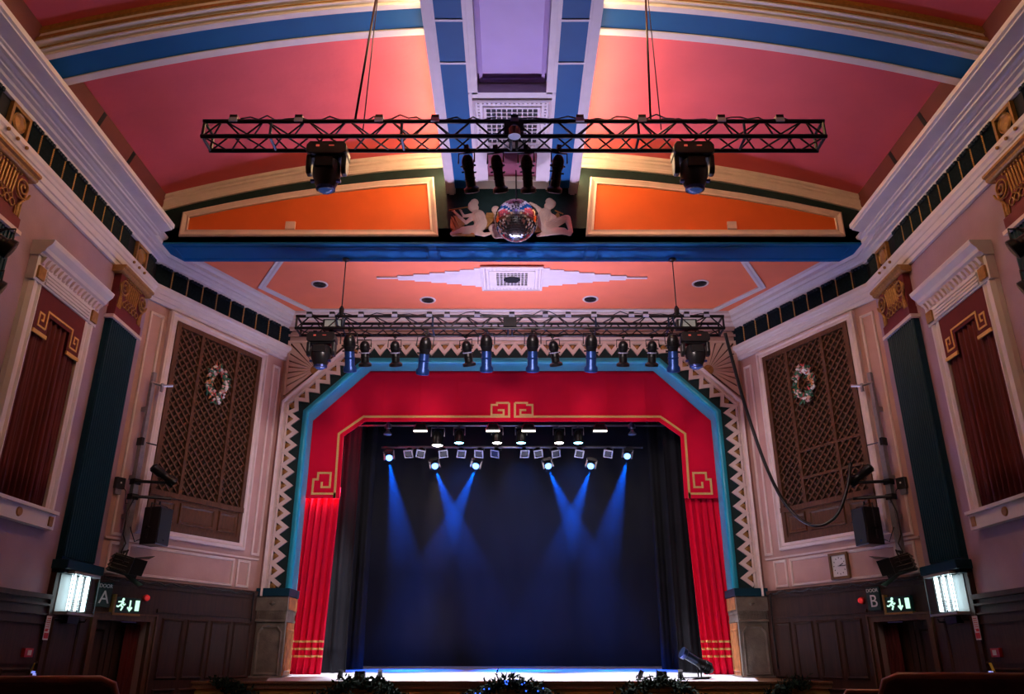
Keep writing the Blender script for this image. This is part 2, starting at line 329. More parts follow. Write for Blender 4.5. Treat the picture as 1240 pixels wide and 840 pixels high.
# ---------------------------------------------------------------- entablature
LOW=[(0,8.10),(.05,8.10),(.06,8.17),(.085,8.18),(.10,8.27),(.12,8.28),(.135,8.33),(.16,8.36),(.16,8.43),(.13,8.45),(0,8.45)]
UPS=[(0,8.88),(.09,8.88),(.10,8.93),(.17,8.945),(.19,8.98),(.25,8.99),(.25,9.02),(.29,9.02),(.33,9.045),(.385,9.045),(.39,9.08),(.43,9.085),(.44,9.10),(.63,9.155),(.635,9.175),(.67,9.19),(.67,9.27),(.6,9.3),(0,9.34)]
UPD=[(0,8.88),(.09,8.88),(.10,8.93),(.17,8.945),(.19,8.98),(.25,8.99),(.25,9.02),(.32,9.05),(.33,9.12),(.40,9.15),(.42,9.2),(0,9.2)]
for s in (-1,1):
    path=[(s*7.1,-6),(s*7.1,14.1),(s*(7.1-1.75*1.02),14.1+3.4*1.02)]
    FX=Fr((0,0,0),(1,0,0),(0,1,0),(0,0,1)); sg=s
    m=MB(); m.ribbon(FX,path,[(sg*q,z) for q,z in LOW]); struct(m.build('trim_architrave_'+SIDE[s],lilacw))
    m=MB(); m.ribbon(FX,[(s*7.1,-6),(s*7.1,13.25)],[(sg*q,z) for q,z in UPS]); struct(m.build('trim_cornice_'+SIDE[s],lilacw))
    m=MB(); m.ribbon(FX,[(s*7.1,13.2),(s*7.1,14.1),(s*(7.1-1.75*.995),14.1+3.4*.995)],[(sg*q,z) for q,z in UPD]); struct(m.build('trim_cornice_splay_'+SIDE[s],lilacw))
    # frieze
    base=MB(); fl=MB(); be=MB()
    base.ribbon(FX,path[:2]+[(s*5.36,14.1+1.74/1.75*3.4)],[(sg*q,z) for q,z in ((0,8.44),(.03,8.44),(.03,8.89),(0,8.89))])
    def block(Fm,u0,u1):
        n=4; w=(u1-u0-.05)/n
        for k in range(n):
            a=u0+.025+w*k; fl.add([Fm(a,8.46,.03),Fm(a+w*.5,8.46,.10),Fm(a+w,8.46,.03),Fm(a,8.87,.03),Fm(a+w*.5,8.87,.10),Fm(a+w,8.87,.03)],[(0,1,4,3),(1,2,5,4),(0,2,1),(3,4,5)])
            fl.fbox(Fm,a+w*.15,a+w*.85,8.82,8.875,.03,.115)
    def beads(Fm,u):
        for k in range(12): be.octa(Fm(u,8.47+.034*k,.07),.019)
    Fm=FS(s); meds=(5.43,9.38,13.4); u=3.0
    while u<13.95:
        if any(abs(u+.165-c)<.36 for c in meds): u+=.05; continue
        block(Fm,u,u+.33); beads(Fm,u); u+=.33
    Fm=FP(s); k=0; u=.0
    while u<SL-.3: block(Fm,u+.02,u+.39); beads(Fm,u+.4); u+=.39
    struct(base.build('trim_frieze_'+SIDE[s],black)); struct(fl.build('trim_frieze_flutes_'+SIDE[s],blockblue)); struct(be.build('trim_frieze_beads_'+SIDE[s],goldb))
    for c in meds[1:]:
        m=MB(); Fm=FS(s); m.flat(Fm,[(c-.2,8.48),(c+.2,8.48),(c+.2,8.85),(c-.2,8.85)],.05,.03,.09,True)
        m.lathe([(.001,0),(.13,0),(.15,.02),(.13,.04),(.11,.02),(.001,.035)],o=Fm(c,8.665,.05),ax=Fm.n,n=28,caps=False)
        m.mi=1; m.fbox(Fm,c-.19,c+.19,8.47,8.86,.03,.045)
        struct(m.build('trim_medallion',[gold,black],auto=35))
    # pilasters
    for c0,c1,tagn in ((12.72,13.72,'far'),(8.80,9.80,'near')):
        Fm=FS(s); m=MB(); m.fbox(Fm,c0,c1,3.0,7.12,0,.1)
        for k in range(14):
            a=c0+(c1-c0)*(k+.5)/14; m.tube([Fm(a,3.05,.1),Fm(a,7.1,.1)],(c1-c0)/34,6)
        struct(m.build('trim_pilaster_shaft',teal,auto=40))
        cc=(c0+c1)/2; h=(c1-c0)/2
        m=MB(); m.mi=1; m.fbox(Fm,c0+.02,c1-.02,7.14,8.0,0,.13); m.mi=2; m.fbox(Fm,c0-.06,c1+.06,7.10,7.16,0,.17)
        m.mi=1; m.fbox(Fm,c0-.0,c1,7.16,7.33,0,.15)
        m.mi=0
        m.ribbon(Fm,[(c0-.09,7.98),(c1+.09,7.98)],[(0,0),(0,.17),(.03,.2),(.06,.2),(.08,.24),(.12,.24),(.12,0)])
        for q in (-1,1):   # volutes, acanthus and side ribs
            sp=[Fm(cc+q*(h-.14)+math.cos(t*.5)*(.02+.0062*t)*q,7.76+math.sin(t*.5)*(.02+.0062*t),.17) for t in range(0,26)]
            m.tube(sp,.017,6)
            m.tube([Fm(cc+q*(h-.02),7.8,.15),Fm(cc+q*(h-.05),7.62,.16),Fm(cc+q*(h-.13),7.5,.15),Fm(cc+q*(h-.1),7.35,.14)],.02,6)
            for k in range(4): m.tube([Fm(cc+q*(h-.05-.035*k),7.34,.14),Fm(cc+q*(h-.07-.035*k),7.56-.03*k,.15)],.012,5)
        for k in range(7): a=cc-.2+.4*k/6; m.tube([Fm(a,7.6,.13),Fm(a,7.9,.15)],.018,6)
        for k in range(9): m.ball(Fm(cc-.28+.56*k/8,7.94,.15),.02,6,4)
        for k in range(5):
            a=cc-.24+.12*k
            m.tube([Fm(a+.055*math.cos(t*PI/4),7.47+.055*math.sin(t*PI/4),.145) for t in range(9)],.011,5)
        for k in range(4):
            a=cc-.18+.12*k; m.tube([Fm(a-.05,7.54,.14),Fm(a,7.58,.15),Fm(a+.05,7.54,.14)],.01,5)
        for k in range(3): m.ball(Fm(cc-.22+.22*k,8.34,.17),.03,6,4); 
        struct(m.build('trim_pilaster_capital',[gold,maroon,cream],auto=50))
        # panelled timber base below pilaster
        m=MB(); m.fbox(Fm,c0-.04,c1+.04,0,2.98,0,.09); m.ribbon(Fm,[(c0+.1,.2),(c1-.1,.2),(c1-.1,2.15),(c0+.1,2.15)],[(-.02,.09),(0,.12),(.03,.1),(.03,.09)],True)
        struct(m.build('trim_pilaster_base',wood))
        # teal cap over the light box
        m=MB(); m.fbox(Fm,c0-.08,c1+.08,2.86,3.0,0,.26); m.fbox(Fm,c0-.04,c1+.04,2.80,2.86,0,.2); struct(m.build('trim_pilaster_cap',teal,bevel=.01))
    # wood dado on the side wall
    m=MB(); Fm=FS(s); m.fbox(Fm,-6,12.68,0,2.4,0,.05)
    for z,d,h in ((2.4,.12,.07),(2.31,.09,.03),(2.18,.08,.025),(2.05,.08,.025),(1.5,.08,.03),(.0,.09,.2)): m.fbox(Fm,-6,12.68,z,z+h,0,d)
    for k in range(22):
        u=-5.8+k*.84; m.ribbon(Fm,[(u,.3),(u+.68,.3),(u+.68,1.42),(u,1.42)],[(-.02,.05),(0,.075),(.03,.06),(.03,.05)],True)
    m.fbox(Fm,13.76,14.1,0,2.83,0,.05)
    struct(m.build('trim_dado_'+SIDE[s],wood))
    # wood dado on the splay wall
    m=MB(); Fm=FP(s); L0=1.30
    m.fbox(Fm,L0,SL,0,2.82,0,.04); m.fbox(Fm,0,L0,2.28,2.82,0,.04); m.fbox(Fm,0,SL-.1,2.82,2.9,0,.1); m.fbox(Fm,0,SL-.1,2.76,2.82,0,.07)
    for k in range(4):
        u=L0+.18+k*.58; m.ribbon(Fm,[(u,1.25),(u+.46,1.25),(u+.46,2.25),(u,2.25)],[(-.025,.04),(0,.07),(.03,.05),(.03,.04)],True)
        m.ribbon(Fm,[(u,.25),(u+.46,.25),(u+.46,1.05),(u,1.05)],[(-.025,.04),(0,.07),(.03,.05),(.03,.04)],True)
    m.fbox(Fm,L0,SL,2.36,2.42,.04,.07)
    struct(m.build('trim_dado_splay_'+SIDE[s],wood))
    m=MB(); m.flat(Fm,[(.05,0),(.05,2.24),(1.22,2.24),(1.22,0)],.10,0,.09); m.flat(Fm,[(.0,0),(.0,2.30),(1.28,2.30),(1.28,0)],.03,0,.12)
    struct(m.build('trim_door_frame_'+SIDE[s],woodl))
    # door leaves set back in the opening
    r=empty('door_%d'%(1 if s<0 else 2),Fm(.65,0,-.28)); r['kind']='structure'
    m=MB(); m.fbox(Fm,.1,.62,0,2.18,-.30,-.26); m.fbox(Fm,.64,1.18,0,2.18,-.30,-.26)
    for a in (.2,.74): m.ribbon(Fm,[(a,1.2),(a+.33,1.2),(a+.33,2.05),(a,2.05)],[(0,-.26),(.01,-.24),(.03,-.26)],True)
    dl=m.build('door_leaf',wood,r); MB().tube([Fm(.60,1.0,-.25),Fm(.60,1.0,-.21),Fm(.60,1.18,-.21),Fm(.60,1.18,-.25)],.012,8).build('door_handle',chrome,dl); reloc(r)
    # plaster panel mouldings on the splay wall
    m=MB(); pr=[(0,0),(0,.02),(.015,.03),(.035,.02),(.045,.025),(.055,0)]
    for a0,a1,b0,b1 in ((.12,.42,2.95,3.5),(.50,3.05,2.95,3.5),(3.14,3.5,2.95,3.5),(.10,.42,3.6,7.9),(3.48,3.72,3.62,7.9)):
        pt=[(a0,b0),(a1,b0),(a1,b1),(a0,b1)]
        m.ribbon(Fm,pt if s<0 else pt,pr,True)
    m.fbox(Fm,0,SL-.12,3.53,3.565,0,.035)
    struct(m.build('trim_wall_panels_'+SIDE[s],cream if 1 else pink))
    # cream architrave round the lattice screen
    m=MB(); pt=[(.52,3.68),(3.22,3.68),(3.22,8.06),(.52,8.06)]
    m.ribbon(Fm,pt,[(0,0),(0,.09),(.05,.11),(.08,.08),(.14,.09),(.19,.05),(.2,0)],True)
    struct(m.build('trim_screen_frame_'+SIDE[s],cream))
    # lattice screen
    r=empty('lattice_screen',Fm(1.87,3.85,0)); tag(r,'tall wooden lattice screen on the %s splayed wall%s'%(SIDE[s],', with two low cross rails' if s>0 else ', no cross rails'),'lattice screen','lattice screens beside the stage')
    A0,A1,B0,B1=.70,3.04,3.86,7.9
    MB().fbox(Fm,A0,A1,B0,B1,.002,.02).build('backing',backing,r)
    m=MB(); m.flat(Fm,[(A0+.05,B0),(A1-.05,B0),(A1-.05,B1-.05),(A0+.05,B1-.05)],.1,.02,.09,True); m.build('frame',woodl,r)
    mu=(A0+.68,A1-.68)
    for a in mu: MB().fbox(Fm,a-.035,a+.035,4.5,B1-.08,.02,.085).build('mullion',woodl,r)
    if s>0:
        m=MB(); m.fbox(Fm,A0+.1,mu[1],5.0,5.05,.03,.08); m.fbox(Fm,A0+.1,mu[1],5.55,5.6,.03,.08); m.build('cross_rail',woodl,r)
    m=MB(); m.fbox(Fm,A0+.1,A1-.1,B0+.02,4.5,.02,.07); m.fbox(Fm,A0,A1,4.42,4.52,.02,.11)
    for a,b in ((A0+.15,mu[0]-.06),(mu[0]+.06,mu[1]-.06),(mu[1]+.06,A1-.15)): m.ribbon(Fm,[(a,3.98),(b,3.98),(b,4.36),(a,4.36)],[(-.01,.07),(0,.1),(.03,.1),(.05,.075),(.06,.07)],True)
    m.build('bottom_panel',woodl,r)
    for a,b in ((A0+.1,mu[0]-.035),(mu[0]+.035,mu[1]-.035),(mu[1]+.035,A1-.1)):
        m=MB(); cell=.175; w=b-a; H0,H1=4.52,B1-.1
        for sg2 in (1,-1):
            c=-40
            kmin=int((H0-w)/cell)-2; kmax=int((H1+w)/cell)+2
            for k in range(kmin,kmax):
                # line v = k*cell + sg2*(u-a)
                us=[0,w]; v0=k*cell; 
                lo,hi=0,w
                if sg2>0: lo=max(lo,H0-v0); hi=min(hi,H1-v0)
                else: lo=max(lo,v0-H1); hi=min(hi,v0-H0)
                if hi-lo<.03: continue
                p=(a+lo,v0+sg2*lo); q=(a+hi,v0+sg2*hi); z0=.03 if sg2>0 else .045
                d=V((q[0]-p[0],q[1]-p[1])).normalized(); nx,ny=-d.y*.017,d.x*.017
                m.prism(Fm,[(p[0]-nx,p[1]-ny),(q[0]-nx,q[1]-ny),(q[0]+nx,q[1]+ny),(p[0]+nx,p[1]+ny)],z0,z0+.018)
        m.build('lattice',woodl,r)
    reloc(r)
    # corner stile of pale plaster next to the pilaster + outer strip near proscenium
# cornice of the proscenium wall
m=MB(); m.ribbon(FX,[(-5.36,17.5),(5.36,17.5)],[(-q,z) for q,z in [(0,8.93)]+UPD[2:]]); struct(m.build('trim_cornice_front',cream))
m=MB(); m.fbox(FD,-3.85,3.85,8.58,8.66,0,.08); m.fbox(FD,-5.3,5.3,8.70,8.76,0,.05); m.fbox(FD,-5.3,5.3,8.84,8.93,0,.1); struct(m.build('trim_front_mouldings',pink))
# ================================================================ PROSCENIUM
def op(d): return offset(OP,d)   # OP runs up the left side -> left offset is outward (d>0)
up=lambda pts,z0: [(pts[0][0],z0)]+pts[1:-1]+[(pts[-1][0],z0)]
struct(MB().ribbon(FD,up(OP,2.97),[(.0,0),(.0,.05),(.44,.05),(.44,0)]).build('trim_arch_field',darkteal))
m=MB(); m.ribbon(FD,up(op(.44),2.81),[(0,0),(0,.07),(.03,.1),(.06,.07),(.10,.07),(.12,.12),(.16,.14),(.18,.10),(.2,0)]); struct(m.build('trim_arch_outer',cream))
# blue reveal: bullnose and cove running back 0.7 m
FY=Fr((0,17.5,0),(1,0,0),(0,0,1),(0,1,0))
pr=[(.14,-.05)]+[(.03+.04*math.cos(t*PI/5+PI/2)*1,-.06+.06*math.sin(t*PI/5)*-1) for t in range(0,5)]
prof=[(.10,-.05),(.10,-.10),(.05,-.13),(.0,-.12),(-.03,-.07),(-.02,-.03),(.01,0)]+[(.05-.05*math.cos(t*PI/12),.05+.62*t/6) for t in range(0,7)]+[(.12,.70),(.12,-.05)]
m=MB(); m.ribbon(FY,up(OP,2.97),prof); struct(m.build('trim_arch_reveal',bluecove,auto=50))
# zigzag band with gilt discs
zc=up(op(.33),3.02)
def resample(pts,step):
    out=[];seg=[]
    for i in range(len(pts)-1):
        a=V(pts[i]);b=V(pts[i+1]);L=(b-a).length;n=max(1,round(L/step)); t=(b-a).normalized()
        for k in range(n): out.append((a+(b-a)*k/n,t))
    out.append((V(pts[-1]),t)); return out
zz=[];disc=[]
rs=resample(zc,.15)
for i,(p,t) in enumerate(rs):
    nrm=V((-t.y,t.x)); zz.append(tuple(p+nrm*(.10 if i%2 else -.10)))
    if i%2==0: disc.append(tuple(p+nrm*.045))
m=MB()
m.flat(FD,zz,.085,.05,.10)
struct(m.build('trim_arch_zigzag',cream))
m=MB()
for p in disc: m.lathe([(.001,.035),(.05,.025),(.075,.0)],o=FD(p[0],p[1],.05),ax=FD.n,n=14,caps=False)
struct(m.build('trim_arch_discs',gold,smooth=True))
# sunburst spandrels
for s in (-1,1):
    poly=[(-5.24,7.24),(-5.26,8.56),(-3.72,8.56)]
    cen=V((-4.58,7.86))
    m=MB(); m.mi=0
    m.prism(FD,[(s*x,z) for x,z in poly],0,.012)
    m.mi=1
    def cast(ang):
        d=V((math.cos(ang),math.sin(ang))); best=9
        for (x0,y0),(x1,y1) in ((poly[0],poly[1]),(poly[1],poly[2])):
            e=V((x1-x0,y1-y0)); den=d.x*e.y-d.y*e.x
            if abs(den)<1e-6: continue
            t=((x0-cen.x)*e.y-(y0-cen.y)*e.x)/den; uu=((x0-cen.x)*d.y-(y0-cen.y)*d.x)/den
            if t>0 and -.001<=uu<=1.001: best=min(best,t)
        return best if best<9 else None
    a0,a1,n=math.radians(45),math.radians(225),14
    for k in range(n):
        aa=a0+(a1-a0)*(k+.07)/n; bb=a0+(a1-a0)*(k+.86)/n; ra,rb=cast(aa),cast(bb)
        if ra is None or rb is None: continue
        P=[(.12,aa),(ra,aa),(rb,bb),(.12,bb)]
        pts=[(s*(cen.x+r_*math.cos(q)),cen.y+r_*math.sin(q)) for r_,q in P]; m.prism(FD,pts,.012,.05)
    m.mi=2; m.lathe([(.001,.07),(.07,.06),(.12,.05),(.13,.0)],o=FD(s*cen.x,cen.y,.01),ax=FD.n,n=20,caps=False)
    m.mi=1; m.flat(FD,[(s*x,z) for x,z in poly],.05,0,.07)
    struct(m.build('trim_sunburst_'+SIDE[s],[brown,fanp,gold]))
# stone piers
for s in (-1,1):
    FQ=Fr((0,17.5,0),(s,0,0),(0,0,1),(0,-1,0)); m=MB()
    m.fbox(FQ,4.66,5.36,2.81,2.97,-.72,.12); struct(m.build('trim_pier_cap_'+SIDE[s],teal,bevel=.008))
    m=MB(); m.fbox(FQ,4.70,5.30,1.15,2.81,-.68,.04); m.fbox(FQ,4.68,5.34,2.52,2.81,-.70,.08); m.fbox(FQ,4.69,5.32,2.46,2.52,-.69,.06)
    for k in range(18): a=4.72+k*.034; m.fbox(FQ,a,a+.018,2.34,2.52,.04,.075)
    m.fbox(FQ,4.69,5.33,2.30,2.35,-.69,.08)
    m.ribbon(FQ,[(4.78,1.3),(5.24,1.3),(5.24,2.1),(5.16,2.2),(4.86,2.2),(4.78,2.1)],[(-.03,.04),(-.01,.07),(.03,.05),(.03,.04)],True)
    m.fbox(FQ,4.66,5.34,1.15,1.27,-.70,.08); m.add([FQ(4.92,2.665,.08),FQ(5.0,2.72,.08),FQ(5.08,2.665,.08),FQ(5.0,2.61,.08),FQ(5.0,2.665,.13)],[(0,1,4),(1,2,4),(2,3,4),(3,0,4)])
    struct(m.build('trim_pier_'+SIDE[s],stone,bevel=.004))
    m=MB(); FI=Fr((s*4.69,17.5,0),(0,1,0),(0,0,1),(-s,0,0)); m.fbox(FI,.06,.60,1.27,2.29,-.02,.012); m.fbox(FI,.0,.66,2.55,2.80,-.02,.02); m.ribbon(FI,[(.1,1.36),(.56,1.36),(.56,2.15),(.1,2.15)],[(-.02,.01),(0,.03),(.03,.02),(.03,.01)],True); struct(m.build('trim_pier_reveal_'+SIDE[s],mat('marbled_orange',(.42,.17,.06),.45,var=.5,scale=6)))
# stage
r=empty('stage',(0,16.3,0)); tag(r,'raised stage with bright pale floor and ochre panelled front','stage')
def sz(y): return 1.19+(y-16.3)*.036
# floor slab
MB().hexa([(-4.66,16.32,1.0),(4.66,16.32,1.0),(6.2,23.4,1.0),(-6.2,23.4,1.0),(-4.66,16.32,sz(16.32)),(4.66,16.32,sz(16.32)),(6.2,23.4,sz(23.4)),(-6.2,23.4,sz(23.4))]).build('stage_floor',floorm,r)
m=MB()
for s in (-1,1):
    m=MB(); m.hexa([V((s*x,y,z)) for x,y,z in ((4.66,16.32,1.0),(5.95,16.32,1.0),(5.3,17.55,1.0),(4.66,17.55,1.0),(4.66,16.32,1.19),(5.95,16.32,1.19),(5.3,17.55,1.235),(4.66,17.55,1.235))]); m.build('stage_wing',woodr,r)
m=MB(); m.box(-6.0,6.0,16.18,16.32,1.06,1.185); m.box(-6.02,6.02,16.15,16.32,1.15,1.19); m.build('nosing',carpet,r)
m=MB(); m.box(-5.95,5.95,16.24,16.32,0,1.06); 
for k in range(7):
    x=-5.8+k*1.66; m.ribbon(Fr((0,16.24,0),(1,0,0),(0,0,1),(0,-1,0)),[(x,.12),(x+1.5,.12),(x+1.5,.98),(x,.98)],[(-.02,0),(0,.03),(.03,.02),(.03,0)],True)
m.build('fascia',yell,r); reloc(r)
# ---------------------------------------------------------------- valance
FV=Fr((0,18.28,0),(1,0,0),(0,0,1),(0,-1,0))
def pv(u,v): p=atY(u,v,18.25); return (p.x,p.z)
c1=pv(411,603); c2=pv(416,528); c3=pv(442,510)
inn=[(-c1[0],c1[1]),(-c2[0],c2[1]),(-c3[0],c3[1]),c3,c2,c1]      # right to left
r=empty('valance',(0,18.28,c3[1])); tag(r,'red velvet stage valance with gold key-pattern edging across the arch','valance')
m=MB(); m.prism(FV,[(4.75,c1[1])]+inn+[(-4.75,c1[1]),(-4.75,7.1),(-3.6,8.3),(3.6,8.3),(4.75,7.1)],0,.04)
o=m.build('cloth',redv,r)
m=MB()
for x in [k*.9-4.0 for k in range(10)]:
    zb=c3[1]+.02 if abs(x)<3.4 else c1[1]+.05
    m=MB(); m.fbox(FV,x-.012,x+.012,zb,7.9 if abs(x)<3.4 else 7.0,.04,.052); m.build('seam',redv,r)
off=offset(inn,-.11) ; 
if off[2][1]<inn[2][1]: off=offset(inn,.11)
m=MB(); w=.05
cx=.07
m.flat(FV,[off[0],off[1],off[2],(cx,off[2][1]),(cx,7.30)],w,.045,.06); m.flat(FV,[off[5],off[4],off[3],(-cx,off[3][1]),(-cx,7.30)],w,.045,.06)
def fret(x,z,sc,fx,open_=True):  # greek key hook, fx mirrors
    P=[(0,1),(.62,1),(.62,.86),(1,.86),(1,.0),(.28,.0),(.28,.42),(.62,.42)]
    return [(x+fx*a*sc,z+b*sc) for a,b in P]
for fx in (1,-1): 
    m.flat(FV,[(fx*.07,7.30),(fx*.36,7.30),(fx*.36,7.25),(fx*.49,7.25),(fx*.49,7.0),(fx*.2,7.0),(fx*.2,7.12),(fx*.34,7.12)],.045,.045,.06)
    # corner keys at the foot of each tail
    xi=abs(off[0][0]); zb=c1[1]+.10
    m.flat(FV,[(fx*xi,off[0][1]-.0),(fx*xi,zb),(fx*(xi+.52),zb),(fx*(xi+.52),zb+.33),(fx*(xi+.42),zb+.33),(fx*(xi+.42),zb+.48),(fx*(xi+.13),zb+.48),(fx*(xi+.13),zb+.15),(fx*(xi+.32),zb+.15),(fx*(xi+.32),zb+.27)],.045,.045,.06)
m.build('gold_key_trim',goldb,r); reloc(r)
# ---------------------------------------------------------------- cloth sheets
def sheet(name,Fm,a0,a1,b0,b1,mt,n=60,k=12,folds=9,amp=.05,flare=0,parent=None,th=.01,seed=1,shift=0,bow=0,nb=14):
    rr=random.Random(seed); ph=[rr.uniform(0,6.28) for _ in range(6)]
    m=MB(); vs=[]
    for j in range(nb+1):
        t=j/nb
        for i in range(n+1):
            q=i/n; A=amp*(.45+.55*(1-t)*1.0)
            w=A*math.sin(q*folds*2*PI+ph[0]+.5*math.sin(t*2+ph[1]))+A*.4*math.sin(q*folds*4.3*PI+ph[2])
            fl=flare*(1-t)
            aa=a0-fl*0+(a1-a0+fl)*q+shift*(1-t)
            vs.append(Fm(aa,b0+(b1-b0)*t,w+amp*1.5))
    kk=n+1; m.add(vs,[(j*kk+i,j*kk+i+1,(j+1)*kk+i+1,(j+1)*kk+i) for j in range(nb) for i in range(n)])
    o=m.build(name,mt,parent,smooth=True); s_=o.modifiers.new('solid','SOLIDIFY'); s_.thickness=th; return o
for s in (-1,1):
    FK=Fr((0,18.52,0),(s,0,0),(0,0,1),(0,-1,0))
    r=empty('stage_curtain',(s*4.3,18.52,1.28)); tag(r,'red velvet curtain gathered at the %s of the stage, gold bands near its hem'%SIDE[s],'curtain','red house curtains')
    lo,hi=(3.98,4.55)
    sheet('cloth',FK,3.99,4.90,1.28,5.3,redv,folds=6,amp=.05,seed=3+s,flare=.0,parent=r,shift=.12,n=70)
    for z in (1.62,1.77,1.92):
        m=MB(); vs=[]; n=70; rr=random.Random(3+s); ph=[rr.uniform(0,6.28) for _ in range(6)]
        for j,zz_ in enumerate((z,z+.045)):
            t=(zz_-1.28)/4.02
            for i in range(n+1):
                q=i/n; A=.05*(.45+.55*(1-t)); w=A*math.sin(q*6*2*PI+ph[0]+.5*math.sin(t*2+ph[1]))+A*.4*math.sin(q*6*4.3*PI+ph[2])
                vs.append(FK(3.99+.91*q+.12*(1-t),zz_,w+.075+.012))
        m.add(vs,[(i,i+1,n+2+i,n+1+i) for i in range(n)]); o=m.build('gold_band',goldb,r,smooth=True); o.modifiers.new('s','SOLIDIFY').thickness=.006
    reloc(r)
    o=sheet('black_drape',Fr((0,19.4,0),(s,0,0),(0,0,1),(0,-1,0)),3.75,5.6,sz(19.4)+.01,9,blackc,folds=5,amp=.07,seed=11+s,n=90); tag(o,'tall black drape hanging just behind the %s red curtain'%SIDE[s],'drape','black drapes at the sides of the stage')
    o=sheet('black_drape',Fr((0,21.0,0),(s,0,0),(0,0,1),(0,-1,0)),3.65,5.8,sz(21)+.01,9,blackc,folds=6,amp=.08,seed=21+s,n=90); tag(o,'second black drape deeper on the %s side, next to the back cloth'%SIDE[s],'drape','black drapes at the sides of the stage')
o=sheet('backcloth',Fr((0,22.9,0),(1,0,0),(0,0,1),(0,-1,0)),-5.6,5.6,sz(22.9)+.01,9.3,mat('backcloth_fabric',(.012,.013,.018),.8,var=.2,scale=.8,bump=.3,bscale=2,stretch=(2,2,.6)),folds=9,amp=.02,seed=5,n=160,nb=10); tag(o,'wide black back cloth closing the stage, lit blue','backdrop')
o=sheet('border_cloth',Fr((0,19.3,0),(1,0,0),(0,0,1),(0,-1,0)),-5.5,5.5,7.3,9.3,blackc,folds=12,amp=.03,seed=8,n=120); tag(o,'black border drape above the stage lamps behind the red valance','drape')
# ---------------------------------------------------------------- trusses
def truss(y,z,x0,x1,a,ad,pitch,label,ncl,rodr=.030):
    r=empty('lighting_truss',(0,y,z)); tag(r,label,'truss','black lighting trusses')
    Y0,Y1,Z0,Z1=y,y+ad,z,z+a
    for yy,zz_ in ((Y0,Z0),(Y1,Z0),(Y0,Z1),(Y1,Z1)): MB().tube([(x0,yy,zz_),(x1,yy,zz_)],rodr,10).build('chord',metalb,r,auto=60)
    for fa in ('front','bottom','back','top'):
        m=MB(); n=round((x1-x0)/pitch)
        for k in range(n):
            xa=x0+(x1-x0)*(k+.04)/n; xm=x0+(x1-x0)*(k+.5)/n; xb=x0+(x1-x0)*(k+.96)/n
            A,B={'front':((Y0,Z1),(Y0,Z0)),'bottom':((Y0,Z0),(Y1,Z0)),'back':((Y1,Z1),(Y1,Z0)),'top':((Y0,Z1),(Y1,Z1))}[fa]
            if fa=='bottom': A,B=B,A
            g=.05*(xb-xa)
            m.tube([(xa,*B),(xm-g,*A)],.013,6); m.tube([(xm+g,*A),(xb,*B)],.013,6)
        m.build('lacing',metalb,r)
    cxs=[x0+.02,x1-.02,(x0+x1)/2-.04,(x0+x1)/2+.04]
    for q in cxs:
        m=MB()
        for p,t in (((Y0,Z0),(Y0,Z1)),((Y0,Z1),(Y1,Z1)),((Y1,Z1),(Y1,Z0)),((Y1,Z0),(Y0,Z0))): m.tube([(q,*p),(q,*t)],.022,6)
        m.build('end_frame',metalb,r)
    m=MB(); xm=(x0+x1)/2; m.box(xm-.13,xm+.13,Y0-.03,Y0+.0,Z0+.03,Z1-.01); m.build('junction_plate',metalb,r)
    for k in range(5):
        q=x0+(x1-x0)*(.11+.19*k+(.02 if k%2 else 0)); 
        if abs(q-xm)<.2: continue
        m=MB(); m.tube([(q,Y0,Z0),(q,Y0,Z1)],.02,6); m.tube([(q,Y0,Z0),(q,Y1,Z0)],.02,6); m.build('spreader',blueb,r)
    for k in range(ncl):
        q=x0+(x1-x0)*(k+.5)/ncl+R.uniform(-.15,.15)
        m=MB(); m.box(q-.05,q+.05,Y0-.045,Y0+.045,Z1+.02,Z1+.08); m.mi=1; m.box(q-.055,q+.055,Y0-.05,Y0-.03,Z1-.03,Z1+.03); m.build('cable_clip',[metalb,greyl],r)
    return reloc(r)
p1=atY(620,165,8.8); a1=.24
L1=atY(243,166,8.8).x; R1=atY(1000,158,8.8).x
T1=dict(y=8.8,z=p1.z,x0=L1,x1=R1,a=a1)
truss(8.8,p1.z,L1,R1,a1,.32,.56,'long black box truss hanging nearest, across the vaulted ceiling, two moving heads at its ends',9)
p2=atY(620,397,14.3); a2=.25
L2=atY(357,397,14.3).x; R2=atY(878,397,14.3).x
T2=dict(y=14.3,z=p2.z,x0=L2,x1=R2,a=a2)
truss(14.3,p2.z,L2,R2,a2,.37,.60,'lower black box truss close to the stage arch, carrying a row of fourteen lamps',15)
